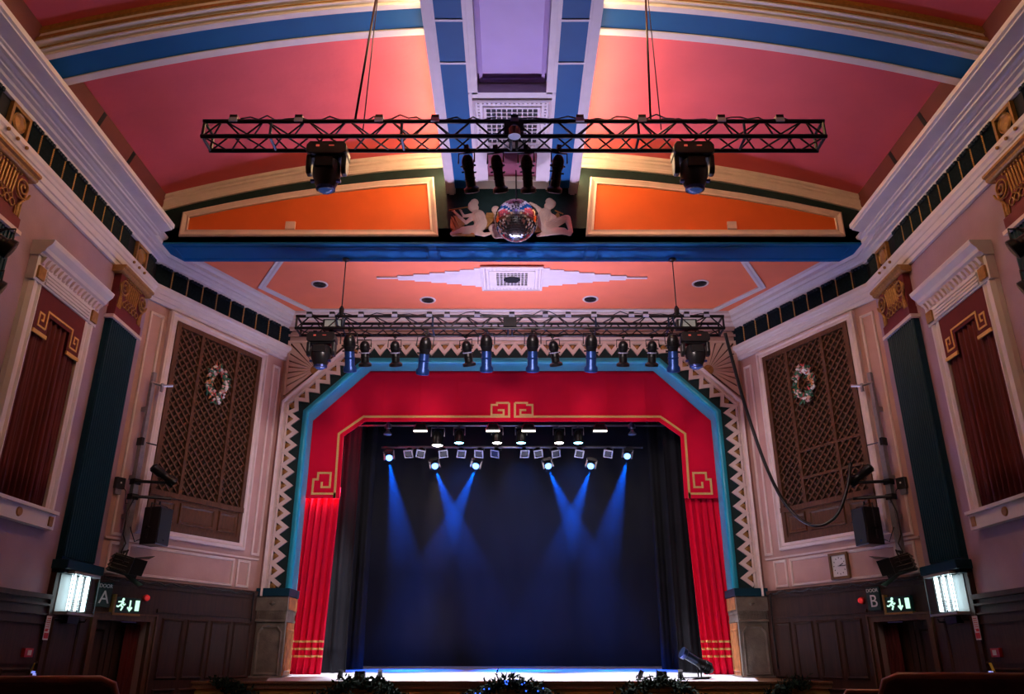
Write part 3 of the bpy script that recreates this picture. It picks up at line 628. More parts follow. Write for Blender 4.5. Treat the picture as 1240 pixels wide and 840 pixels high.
# wires
def wire(name,pts,rr,mt,label,cat,group=None,n=6):
    o=MB().tube(pts,rr,n).build(name,mt,smooth=True); tag(o,label,cat,group); return o
for u0,v0,u1,v1,l in ((430,142,455,0,'left hoist wire, the outer and thicker of its pair, above the near truss'),(441,140,457,0,'left hoist wire, the thin inner one of its pair, above the near truss'),(787,137,782,0,'right hoist wire, the thick inner one of its group, above the near truss'),(799,137,785,0,'right hoist wire, thin, outermost of its group, above the near truss')):
    yy=8.84 if 'thick' in l else 8.98
    a=atY(u0,v0,yy); a.z=T1['z']+a1+.0; b=atY(u1,v1,yy); dd=(b-a); k=(11.05-a.z)/dd.z
    wire('hoist_wire',[a,a+dd*k],.016 if 'thick' in l else .008,metalb,l,'wire','hoist wires of the near truss')
for s,u in ((-1,413),(1,820)):
    a=atY(u,383,14.3); a.z=T2['z']+a2; tx=a.x+(.02*-s)
    wire('hoist_wire',[a,(tx,14.22,9.0)],.011,metalb,'single hoist wire on the %s from the blue beam down to the far truss'%SIDE[s],'wire','hoist wires of the far truss')
    o=MB().lathe([(.001,0),(.075,0),(.075,-.03),(.03,-.05),(.001,-.05)],o=(tx,14.22,9.05),n=18).build('ceiling_plate',plastb,smooth=False); tag(o,'small round fixing under the blue beam where the %s hoist wire leaves it'%SIDE[s],'fixing','beam fixings')
    r=empty('rigging_block',(a.x,14.3,T2['z']+a2)); tag(r,'rigging shackle and sling wrapped on the far truss below the %s hoist wire'%SIDE[s],'rigging','rigging blocks')
    z=T2['z']+a2; m=MB(); m.lathe([(.02,.22),(.05,.16),(.05,.08),(.03,.02)],o=(a.x,14.3,z),n=10); m.build('shackle',metalb,r); m=MB(); m.tube([(a.x-.1,14.3,z),(a.x,14.3,z+.12),(a.x+.1,14.3,z),(a.x+.04,14.3,z-.24),(a.x-.06,14.3,z-.2),(a.x-.1,14.3,z)],.02,6); m.build('sling',blueb,r); reloc(r)
    # dimmer box in the far truss end
    bx=atY(204 if s<0 else 0,0,14.3) if 0 else None
    xx=(L2+.72) if s<0 else (R2-.72)
    r=empty('driver_box',(xx,14.47,T2['z']+.03)); tag(r,'small box with pale lid sitting inside the %s end of the far truss'%SIDE[s],'electrical box','boxes in the far truss')
    MB().box(xx-.2,xx+.2,14.36,14.55,T2['z']+.035,T2['z']+.22).build('case',metalb,r,bevel=.01); MB().box(xx-.16,xx+.16,14.352,14.36,T2['z']+.06,T2['z']+.19).build('lid',mat('pale_lid',(.35,.42,.40),.4),r); reloc(r)
# cables lying on the trusses
def tcable(T,xa,xb,nn,seed,label):
    rr=random.Random(seed); z=T['z']+T['a']+.03; pts=[]
    for i in range(nn+1):
        x=xa+(xb-xa)*i/nn; pts.append((x,T['y']+rr.uniform(-.03,.05),z+rr.choice((0,.0,.02,.10,.05))*rr.random()))
    # smooth
    q=[]
    for i in range(len(pts)-1):
        for k in range(4):
            t=k/4; t2=(1-math.cos(t*PI))/2; q.append(tuple(pts[i][j]*(1-t2)+pts[i+1][j]*t2 for j in range(3)))
    wire('power_cable',q,.010,plastb,label,'cable','cables on the trusses',5)
for a,b,sd,l in ((L1+.5,L1+2.4,1,'black cable looped along the top of the near truss, left end'),(L1+2.2,-.2,2,'black cable along the near truss left of its middle'),(.1,2.2,3,'black cable along the near truss right of its middle'),(2.0,R1-.3,4,'black cable with large loops on top of the near truss, right end')): tcable(T1,a,b,16,sd,l)
tcable(T2,L2+.3,-.1,24,5,'black cable along the left half of the far truss'); tcable(T2,.1,R2-.3,24,6,'black cable along the right half of the far truss')
# ---------------------------------------------------------------- lamps
def yoke(m,w,h,z0,r=.012):
    m.tube([(-w,0,z0-h),(-w,0,z0),(w,0,z0),(w,0,z0-h)],r,6)
def make_profile(name='profile_spot',L=.55,w=.085,body=metalb,tip=metalb,lensm=lens,tilt=0,band=None,flare=1.25):
    r=empty(name,(0,0,0))
    m=MB(); m.box(-.03,.03,-.03,.03,-.05,.02); m.tube([(0,0,0),(0,0,-.10)],.012,6); m.build('hook_clamp',metalb,r)
    m=MB(); yoke(m,w*1.3,L*.30,-.10); m.build('yoke',metalb,r)
    m=MB(); z=-.08
    m.T=Matrix.Translation((0,0,-.12))@Matrix.Rotation(tilt,4,'X')
    m.lathe([(w*.35,0),(w*.62,-.02),(w*.85,-L*.10),(w*.95,-L*.16),(w*.95,-L*.34),(w*.8,-L*.40),(w*.8,-L*.44)],n=16)
    for k in range(4): m.lathe([(w*.9,-L*(.17+.04*k)),(w*1.02,-L*(.175+.04*k)),(w*1.02,-L*(.19+.04*k)),(w*.9,-L*(.195+.04*k))],n=16,caps=False)
    m.tube([(-w*1.25,0,-L*.3),(w*1.25,0,-L*.3)],.014,6); m.box(w*.8,w*1.15,-.02,.02,-L*.5,-L*.46); m.box(-w*1.15,-w*.8,-.02,.02,-L*.46,-L*.42)
    m.build('lamp_housing',body,r,auto=40)
    m=MB(); m.T=Matrix.Translation((0,0,-.12))@Matrix.Rotation(tilt,4,'X')
    m.lathe([(w*.72,-L*.43),(w*.8,-L*.46),(w*.8,-L*.82),(w*flare,-L*.88),(w*flare,-L*.98),(w*.9,-L),(w*.6,-L*.985)],n=16); m.lathe([(w*.78,-L*.6),(w*.88,-L*.61),(w*.88,-L*.64),(w*.78,-L*.65)],n=16,caps=False)
    lt=m.build('lens_tube',tip,r,auto=40)
    m=MB(); m.T=Matrix.Translation((0,0,-.12))@Matrix.Rotation(tilt,4,'X'); m.lathe([(.001,-L*1.0),(w*.4,-L*.997),(w*.75,-L*.985)],n=16,caps=False); m.build('lens',lensm,lt,smooth=True)
    if band:
        m=MB(); m.T=Matrix.Translation((0,0,-.12))@Matrix.Rotation(tilt,4,'X'); m.lathe([(w*.82,-L*.44),(w*1.0,-L*.44),(w*1.0,-L*.475),(w*.82,-L*.475)],n=16,caps=False); m.build('label_band',band,r)
    return r
def make_mover(sc=1.0,tilt=.0):
    r=empty('moving_head_light',(0,0,0)); S=sc
    def tm(m): m.T=Matrix.Scale(S,4); return m
    m=tm(MB()); m.box(-.16,-.10,-.03,.03,-.03,.03); m.box(.10,.16,-.03,.03,-.03,.03); m.build('clamps',metalb,r)
    m=tm(MB()); m.prism(Fr((0,0,0),(1,0,0),(0,0,1),(0,1,0)),[(-.20,-.03),(.20,-.03),(.235,-.08),(.235,-.17),(.19,-.20),(-.19,-.20),(-.235,-.17),(-.235,-.08)],-.13,.13); bs=m.build('base',plastb,r,bevel=.01)
    m=tm(MB()); m.box(.03,.09,-.135,-.13,-.10,-.09); m.box(-.12,-.08,-.135,-.13,-.11,-.085); m.build('status_display',emi('red_led',(1,.12,.08),.5),bs)
    m=tm(MB())
    for s in (-1,1): m.prism(Fr((s*.205,0,0),(0,1,0),(0,0,1),(1,0,0)),[(-.09,-.19),(.09,-.19),(.08,-.36),(.04,-.42),(-.04,-.42),(-.08,-.36)],-.03,.03)
    m.box(-.2,.2,-.08,.08,-.22,-.19); m.build('yoke',plastb,r,bevel=.015)
    m=tm(MB()); m.T=m.T@Matrix.Translation((0,0,-.36))@Matrix.Rotation(tilt,4,'X'); m.lathe([(.05,.13),(.12,.125),(.155,.09),(.165,.0),(.16,-.08),(.13,-.17),(.105,-.22),(.10,-.25),(.085,-.255)],n=20); m.box(-.10,.10,-.18,-.12,-.02,.09)
    hd=m.build('head',plastb,r,auto=40)
    m=tm(MB()); m.T=m.T@Matrix.Translation((0,0,-.36))@Matrix.Rotation(tilt,4,'X')
    for s in (-1,1): m.box(s*.15-.025,s*.15+.025,-.05,-.0,-.16,-.13)
    m.lathe([(.103,-.21),(.112,-.215),(.112,-.245),(.103,-.25)],n=20,caps=False); m.build('front_bezel',mat('blue_bezel',(.03,.05,.2),.3,metal=.5),hd)
    m=tm(MB()); m.T=m.T@Matrix.Translation((0,0,-.36))@Matrix.Rotation(tilt,4,'X'); m.lathe([(.001,-.285),(.05,-.28),(.085,-.255)],n=20,caps=False); m.build('lens',lensb,hd,smooth=True)
    return r
proto_m=make_mover(1.0,.12)
used=[0]
def put(proto,loc,rot,label,cat,group,sc=1):
    o=proto if proto.get('category') is None else copy_tree(proto)
    o.location=loc; o.rotation_euler=rot; o.scale=(sc,)*3; tag(o,label,cat,group); return o
zb=T1['z']-.025
for u,l in ((398,'big black moving-head light under the left part of the near truss'),(838,'big black moving-head light under the right part of the near truss')):
    x=atY(u,180,8.94).x; put(proto_m,(x,8.96,zb-.0),(0,0,0),l,'stage light','moving heads on the near truss',1.13)
zb2=T2['z']-.025
for u,l in ((390,'black moving-head light at the left end of the far truss, before the sunburst'),(841,'black moving-head light at the right end of the far truss, before the sunburst')):
    x=atY(u,410,14.45).x; put(proto_m,(x,14.48,zb2),(0,0,0),l,'stage light','moving heads on the far truss',1.18)
pr1=make_profile(L=.52,w=.085,tilt=.68)
for u,l in ((565,'black profile spot on the near truss, first of four from the left'),(600,'black profile spot on the near truss, second of four from the left'),(637,'black profile spot on the near truss, third of four from the left'),(677,'black profile spot on the near truss, rightmost of four')):
    x=atY(u,178,9.07).x; put(pr1,(x,9.10,zb+.07),(0,0,R.uniform(-.3,.3)),l,'stage light','profile spots on the near truss')
pr2=make_profile(L=.76,w=.125,body=metalb,tip=mat('blue_light_tint',(.01,.045,.2),.35,metal=.5),lensm=lensb,band=None,flare=1.08,tilt=.45)  # blue light falling on the tubes is put into their colour
for u,tl,l in ((423,0,'large dark lamp beside the left moving head on the far truss, gold band on it'),(517,.12,'large blue-tinted lamp left of centre on the far truss, tilted, hanging lowest'),(589,0,'large dark lamp on the far truss just left of the truss joint'),(645,0,'large blue-black lamp on the far truss just right of the truss joint'),(716,0,'large blue lamp on the far truss right of centre'),(814,-.05,'large dark lamp beside the right moving head on the far truss')):
    x=atY(u,405,14.32).x; put(pr2,(x,14.32,zb2+(-.04 if u==517 else .02)),(0,tl,0),l,'stage light','large lamps on the far truss',.98)
pr3=make_profile(name='fresnel_spot',L=.54,w=.105,body=metalb,tip=metalb,band=mat('band_grey',(.3,.3,.45),.4),flare=1.3,tilt=.45)
for u,l in ((441,'small black lamp on the far truss, first of its kind from the left'),(478,'small black lamp on the far truss, left of the tilted blue lamp'),(564,'small black lamp on the far truss, left of the truss joint'),(669,'small black lamp on the far truss, right of the truss joint'),(755,'small black lamp on the far truss, next right of the blue lamp'),(790,'small black lamp on the far truss, beside the rightmost large lamp')):
    x=atY(u,405,14.6).x; put(pr3,(x,14.67,zb2+.02),(0,R.uniform(-.06,.06),R.uniform(-.4,.4)),l,'stage light','small lamps on the far truss',.96)
# small round spot at the middle of the near truss
x=atY(623,170,8.74).x; r=empty('pin_spot',(x,8.68,T1['z']-.03)); tag(r,'short round pin spot with bluish lens at the joint of the near truss','stage light')
m=MB(); m.lathe([(.05,.09),(.075,.06),(.08,-.06),(.085,-.07)],n=18,caps=False); m.lathe([(.001,.09),(.05,.09)],n=18,caps=False); m.build('can',metalb,r); m=MB(); m.lathe([(.001,-.062),(.08,-.062)],n=18,caps=False); m.build('lens',mat('pale_blue_lens',(.35,.45,.8),.2),r); MB().box(-.02,.02,-.02,.1,.08,.14).build('bracket',blueb,r)
# ---------------------------------------------------------------- mirror ball
bp=atY(625,267,12.8); r=empty('mirror_ball',bp); tag(r,'mirror ball hanging in front of the carved figures at the centre of the beam','mirror ball')
bm=bmesh.new(); bmesh.ops.create_uvsphere(bm,u_segments=56,v_segments=28,radius=.40)
ins=bmesh.ops.inset_individual(bm,faces=list(bm.faces),thickness=.0028); 
for f in ins['faces']: f.material_index=1
me=bpy.data.meshes.new('mirrors'); bm.to_mesh(me); bm.free(); me.materials.append(mat('mirror_glass',(.85,.85,.88),.04,metal=1)); me.materials.append(mat('grout',(.05,.05,.06),.5,metal=.5))
o=bpy.data.objects.new('mirrors',me); COL.objects.link(o); o.parent=r; o.rotation_euler=(0,0,.05)
MB().lathe([(.001,.44),(.05,.44),(.06,.40),(.06,.385)],n=16).build('cap',chrome,r)
o=MB().tube([(bp.x,bp.y,bp.z+.44),(bp.x,bp.y,10.19)],.012,8).build('hanging_rod',metalb); tag(o,'thin dark rod from which the mirror ball hangs','rod')
# ---------------------------------------------------------------- plaster reliefs of seated figures
plaster=mat('relief_plaster',(.62,.45,.40),.6,var=.1,scale=6,bump=.2,bscale=30)
def relief(name,blobs,gilt,label,cx,sx):
    """blobs: capsules (x,z,r, x2,z2,r2) in metres about cx; merged to one body surface"""
    r=empty(name,(cx,13.55,9.22)); tag(r,label,'relief','carved figures on the beam')
    m=MB(); m.T=Matrix.Scale(.45,4,V((0,1,0)))
    for b in blobs:
        x0,z0,r0,x1,z1,r1=b[:6]; yy=b[6] if len(b)>6 else 0
        n=10; pts=[];rad=[]
        L=math.hypot(x1-x0,z1-z0)
        pts=[(sx*(x0+(x1-x0)*t/6),-.03-yy,z0+(z1-z0)*t/6) for t in range(7)]; rad=[r0+(r1-r0)*t/6 for t in range(7)]
        m.tube(pts,rad,12); m.ball(pts[0],r0,12,8); m.ball(pts[-1],r1,12,8)
    o=m.build('figure',plaster,r,smooth=True); md=o.modifiers.new('remesh','REMESH'); md.mode='VOXEL'; md.voxel_size=.008; md.use_smooth_shade=True
    sm=o.modifiers.new('sm','SMOOTH'); sm.iterations=2; sm.factor=.5
    fo=MB(); Ff=Fr((0,0,0),(sx,0,0),(0,0,1),(0,-1,0))
    rf=random.Random(len(blobs))
    for b in blobs:
        x0,z0,r0,x1,z1,r1=b[:6]
        if max(r0,r1)>.105:
            for q in (-.55,-.15,.3,.65):
                L=math.hypot(x1-x0,z1-z0)+1e-6; nx,nz=-(z1-z0)/L,(x1-x0)/L
                fo.tube([Ff(x0+nx*r0*q*.8,z0+nz*r0*q*.8,.052+r0*.36),Ff((x0+x1)/2+nx*(r0+r1)/2*q,(z0+z1)/2+nz*(r0+r1)/2*q,.046+(r0+r1)*.2),Ff(x1+nx*r1*q*.8,z1+nz*r1*q*.8,.05+r1*.36)],.007,5)
    fo.build('drapery_folds',plaster,r)
    if gilt:
        g=MB(); Fg=Fr((0,-.0,0),(sx,0,0),(0,0,1),(0,-1,0))
        for kind,pts in gilt:
            if kind=='poly': g.prism(Fg,pts,-.04,.03)
            else: g.tube([Fg(a,b,.05) for a,b in pts],kind,6)
        g.build('gilding',gold,r)
    return r
# flute player (left): px 545..597 -> x about -1.2 .. -.4 ; z 9.25..10.02
relief('plaster_relief',[(.03,.62,.10,.05,.60,.10),(.06,.72,.085,.02,.66,.09), # head
  (.07,.52,.05,.12,.44,.11),(.14,.42,.135,.20,.26,.13),(.19,.22,.13,.12,.11,.11), # torso to hips
  (.10,.12,.10,-.16,.10,.075),(-.16,.10,.07,-.36,.02,.045),(-.02,.03,.045,-.36,.0,.03),(-.01,.60,.03,-.055,.585,.014), # thigh, shin, nose
  (.10,.06,.07,.26,.0,.045),(.26,.0,.045,.38,.03,.03), # foot
  (.08,.42,.06,-.10,.26,.042),(-.10,.26,.04,-.33,.51,.026),(.04,.44,.05,-.14,.41,.034),(-.14,.41,.03,-.20,.52,.022),(-.34,.53,.028,-.41,.55,.014),(-.2,.53,.025,-.23,.56,.02)],
  [('poly',[(-.40,.14),(-.40,.34),(-.30,.42),(-.12,.24),(-.2,.13),(-.32,.10)]),('poly',[(.30,.48),(.47,.48),(.44,.30),(.32,.16),(.24,.14)]),('poly',[(-.36,-.02),(.08,-.02),(.05,.10),(-.36,.10)]),(.014,[(-.44,.52),(-.06,.60)]),
   (.012,[(-.38,.38),(-.30,.16)]),(.012,[(-.34,.40),(-.24,.18)]),(.01,[(.34,.42),(.46,.42)]),(.01,[(.34,.36),(.44,.36)])],
  'carved plaster figure seated left of the mirror ball, playing a pipe',-.80,1)
relief('plaster_relief',[(-.06,.64,.09,-.02,.66,.09),(-.04,.74,.085,0,.70,.09),(-.06,.57,.05,-.13,.50,.10),(-.13,.46,.13,-.20,.32,.13),(-.20,.3,.13,-.12,.14,.12),(.03,.66,.03,.065,.65,.014),
  (-.10,.15,.115,.28,.37,.07),(.30,.37,.068,.36,.10,.045),(.36,.07,.05,.24,.03,.04),(-.08,.08,.10,.22,.08,.075),(.22,.08,.07,.33,.02,.05),(-.1,.04,.07,-.28,-.02,.03),
  (-.16,.5,.07,.06,.38,.05),(.06,.38,.05,-.04,.28,.04),(-.28,.60,.05,-.2,.5,.07),(-.32,.64,.045,-.42,.70,.035)],
  [('poly',[(-.36,.36),(-.24,.32),(-.12,.06),(-.34,.04),(-.38,.16)]),('poly',[(.02,.22),(.16,.42),(.12,.5),(-.02,.32)]),(.014,[(.06,.52),(.22,.44)])],
  'carved plaster figure seated right of the mirror ball with bent knees',.78,1)
relief('plaster_relief',[(-.19,.55,.085,-.20,.56,.085),(-.2,.48,.06,-.12,.40,.11),(-.12,.4,.13,-.05,.2,.15),(-.1,.1,.14,-.24,.14,.10),(-.24,.14,.09,-.18,.0,.09),(-.18,.0,.08,.05,-.0,.08),(.02,.42,.08,.16,.56,.05),(.16,.56,.05,.26,.62,.04),(-.05,.4,.1,.1,.3,.09)],
  [('poly',[(.1,.1),(.3,.1),(.34,.5),(.2,.56),(.08,.3)])],'carved plaster figure almost hidden behind the mirror ball',-.12,1)
# ================================================================ SIDE WALLS: windows, pelmets, curtains
for s in (-1,1):
    Fm=FS(s); wa,wb,za,zb_=10.68,11.98,3.62,6.72; sd=SIDE[s]
    r=empty('window_%d'%(1 if s<0 else 2),Fm(11.33,3.5,0)); r['kind']='structure'
    m=MB(); m.ribbon(Fm,[(wa,za-.0),(wa,6.95),(wb,6.95),(wb,za)][::1],[(0,0),(0,.10),(.05,.12),(.08,.09),(.13,.09),(.17,.12),(.22,.12),(.26,.06),(.28,0)]); m.build('window_frame',lilacw,r)
    m=MB(); m.fbox(Fm,wa-.28,wb+.28,6.72,7.1,0,.13)
    for k in range(4): m.fbox(Fm,wa,wb,6.75+.055*k,6.785+.055*k,.13,.155)
    m.ribbon(Fm,[(wa-.3,7.1),(wb+.3,7.1)],[(0,0),(0,.16),(.03,.18),(.05,.22),(.10,.24),(.17,.31),(.22,.33),(.24,.33),(.24,0)]); m.build('header',lilacw,r)
    m=MB()
    for k in range(15): a=wa-.2+k*.118; m.prism(Fr(Fm(a,0,0),Fm.n,Fm.v,Fm.u),[(.12,7.1),(.22,7.1),(.16,7.0),(.12,6.98)],0,.06)
    m.build('dentils',cream,r)
    m=MB()
    for a in (wa-.15,wb+.15): m.fbox(Fm,a-.085,a+.085,6.76,6.95,.12,.165)
    m.build('gold_block',gold,r)
    m=MB(); m.fbox(Fm,wa-.3,wb+.3,3.38,3.62,0,.12); m.fbox(Fm,wa-.3,wb+.3,3.60,3.65,0,.17); m.build('window_sill',lilacw,r)
    m=MB(); m.lathe([(.001,.02),(.06,.02),(.07,0)],o=Fm(11.33,3.5,.12),ax=Fm.n,n=18,caps=False); m.fbox(Fm,wb+.12,wb+.22,3.42,3.56,.12,.14); m.build('sill_ornament',gold,r)
    m=MB(); m.fbox(Fm,wa,wb,za,6.72,.0,.01); m.build('window_pane',black,r); reloc(r)
    o=sheet('window_curtain',Fm,wa+.01,wb-.01,za+.04,6.6,redd,folds=9,amp=.036,seed=31,n=110,nb=6,th=.006); tag(o,'dark red full-length curtain inside the white-framed window on the %s wall'%sd,'curtain','dark window curtains')
    r=empty('pelmet',Fm(11.33,6.4,.11)); tag(r,'dark red stepped pelmet with gold key pattern over the %s wall curtain'%sd,'pelmet','red window pelmets')
    m=MB(); a,b=wa,wb; m.prism(Fm,[(a,6.72),(b,6.72),(b,6.02),(b-.36,6.02),(b-.36,6.36),(a+.36,6.36),(a+.36,6.02),(a,6.02)],.085,.105); m.build('board',maroonv,r)
    m=MB(); m.flat(Fm,[(a+.0,6.08),(a+.30,6.08)],.0,.1,.1) if 0 else None
    m.flat(Fm,[(a+.30,6.14),(a+.30,6.43),(b-.30,6.43),(b-.30,6.14)],.03,.105,.115)
    for q,e in ((a+.30,-1),(b-.30,1)): m.flat(Fm,[(q,6.14),(q+e*.2,6.14),(q+e*.2,6.34),(q+e*.09,6.34),(q+e*.09,6.24),(q+e*.14,6.24)],.028,.105,.115)
    m.fbox(Fm,a,a+.36,6.0,6.055,.10,.125); m.fbox(Fm,b-.36,b,6.0,6.055,.10,.125)
    m.build('gold_trim',goldb,r); reloc(r)
    # light boxes under the pilasters
    for c0,c1,w in ((12.72,13.72,'far'),(8.8,9.8,'near')):
        if w=='near': continue
        r=empty('wall_light',Fm((c0+c1)/2,2.5,.1)); tag(r,'bright white fluorescent light box under the teal pilaster on the %s wall'%sd,'wall light','fluorescent wall lights')
        a,b=c0+.08,c1-.08; m=MB(); m.fbox(Fm,a,b,2.22,2.84,.09,.10); m.fbox(Fm,a,b,2.20,2.24,.09,.3); m.fbox(Fm,a,b,2.80,2.84,.09,.3); m.build('housing',mat('box_grey',(.30,.32,.33),.4),r)
        m=MB()
        for k in range(3): q=a+.2+.22*k; m.tube([Fm(q,2.27,.2),Fm(q,2.79,.2)],.03,10)
        m.build('tube',emi('fluorescent',(.72,.95,1),6),r)
        m=MB()
        for k in range(7): m.fbox(Fm,a,b,2.235+.028*k,2.243+.028*k,.29,.30)
        for q in (a,a+.27,a+.55,b-.008): m.fbox(Fm,q,q+.012,2.24,2.80,.29,.3)
        m.build('wire_guard',metalb,r); reloc(r)
        m=MB(); m.fbox(Fm,a+.25,b-.25,2.08,2.19,.09,.2); m.tube([Fm(a+.05,2.12,.09),Fm(a+.05,2.12,.2),Fm(a+.05,2.17,.22)],.012,6); m.tube([Fm(b-.05,2.12,.09),Fm(b-.05,2.12,.2),Fm(b-.05,2.17,.22)],.012,6)
        tag(m.build('bracket_box',metalb,bevel=.005),'black bracket with hooks just below the %s light box'%sd,'bracket')
    # notices / call points / extinguishers on the pilaster base
    Fm=FS(s)
    p=atX(57,760,-7.0); Fm=Fr(FS(s)(0,0,.05),FS(s).u,FS(s).v,FS(s).n); r=empty('notice',Fm(p.y,p.z,.05)); tag(r,'narrow white and red safety notice on dark wood below the %s light box'%sd,'notice','safety notices')
    MB().fbox(Fm,p.y-.07,p.y+.07,p.z-.17,p.z+.17,.05,.056).build('card',whitep,r)
    m=MB(); 
    for k in range(6): m.fbox(Fm,p.y-.05,p.y+.05,p.z+.13-.03*k,p.z+.14-.03*k,.056,.058)
    m.fbox(Fm,p.y-.06,p.y+.06,p.z-.15,p.z-.07,.056,.058); m.fbox(Fm,p.y-.06,p.y+.02,p.z-.05,p.z-.02,.056,.058); m.build('print',mat('print_red',(.6,.03,.03),.5),r); reloc(r)
    Fm=FS(s); p=atX(31,790,-7.05); m=MB(); m.fbox(Fm,p.y-.11,p.y+.11,p.z-.06,p.z+.06,.05,.10); m.mi=1; m.fbox(Fm,p.y-.04,p.y+.06,p.z-.035,p.z+.035,.10,.105)
    tag(m.build('call_point',[mat('alarm_red',(.5,.02,.02),.4),whitep],bevel=.004),'red fire sign plate low on the dark %s wall'%sd,'fire sign','red fire plates')
    p=atX(41,812,-6.95); r=empty('fire_extinguisher',(s*6.95,p.y,p.z-.6)); tag(r,'fire extinguisher low by the %s wall, only its yellow-tagged head in view'%sd,'fire extinguisher','fire extinguishers')
    MB().lathe([(.07,0),(.08,.02),(.08,.42),(.05,.5),(.025,.52)],n=18).build('cylinder',mat('ext_red',(.35,.01,.01),.3),r,auto=40); MB().box(-.02,.02,-.05,.05,.52,.57).box(-.015,.015,-.10,.02,.57,.60).build('handle',chrome,r); MB().hexa([(-.01,-.08,.58),(.02,-.10,.58),(.02,-.04,.70),(-.01,-.02,.70),(-.01,-.08,.59),(.02,-.10,.59),(.02,-.04,.71),(-.01,-.02,.71)]).build('tag',mat('tag_yellow',(.7,.6,.05),.5),r)
    # wall lamps on the near pilaster
    for k,(u,v,ll) in enumerate(((20,304,'upper'),(6,354,'lower'))):
        p=atX(u,v,-6.55); r=empty('wall_spot',(s*6.55,p.y-.0,p.z)); tag(r,'%s black spotlight at the edge of frame on the %s near pilaster'%(ll,sd),'stage light','spots on the near pilasters')
        m=MB(); dv=V((-s*.72,.55,-.42)).normalized(); c=V((s*.12,-.05,.04)); m.lathe([(.05,-.5),(.09,-.42),(.10,-.1),(.10,.12),(.14,.16),(.145,.24),(.12,.245)],o=c-dv*.16,ax=dv,n=16); m.build('lamp_housing',metalb,r,auto=40)
        m=MB(); m.lathe([(.001,.09),(.12,.09)],o=c,ax=dv,n=16,caps=False); m.build('lens',lens,r)
        m=MB(); m.tube([(0,-.35,0),(s*.2,-.35,0),(s*.45,-.35,0)],.02,6); m.tube([(-.13,-.3,0),(-.13,-.3,.16),(.13,-.3,.16),(.13,-.3,0)],.012,6); m.tube([(0,-.3,.16),(s*.2,-.35,0)],.014,6); m.build('bracket',metalb,r)
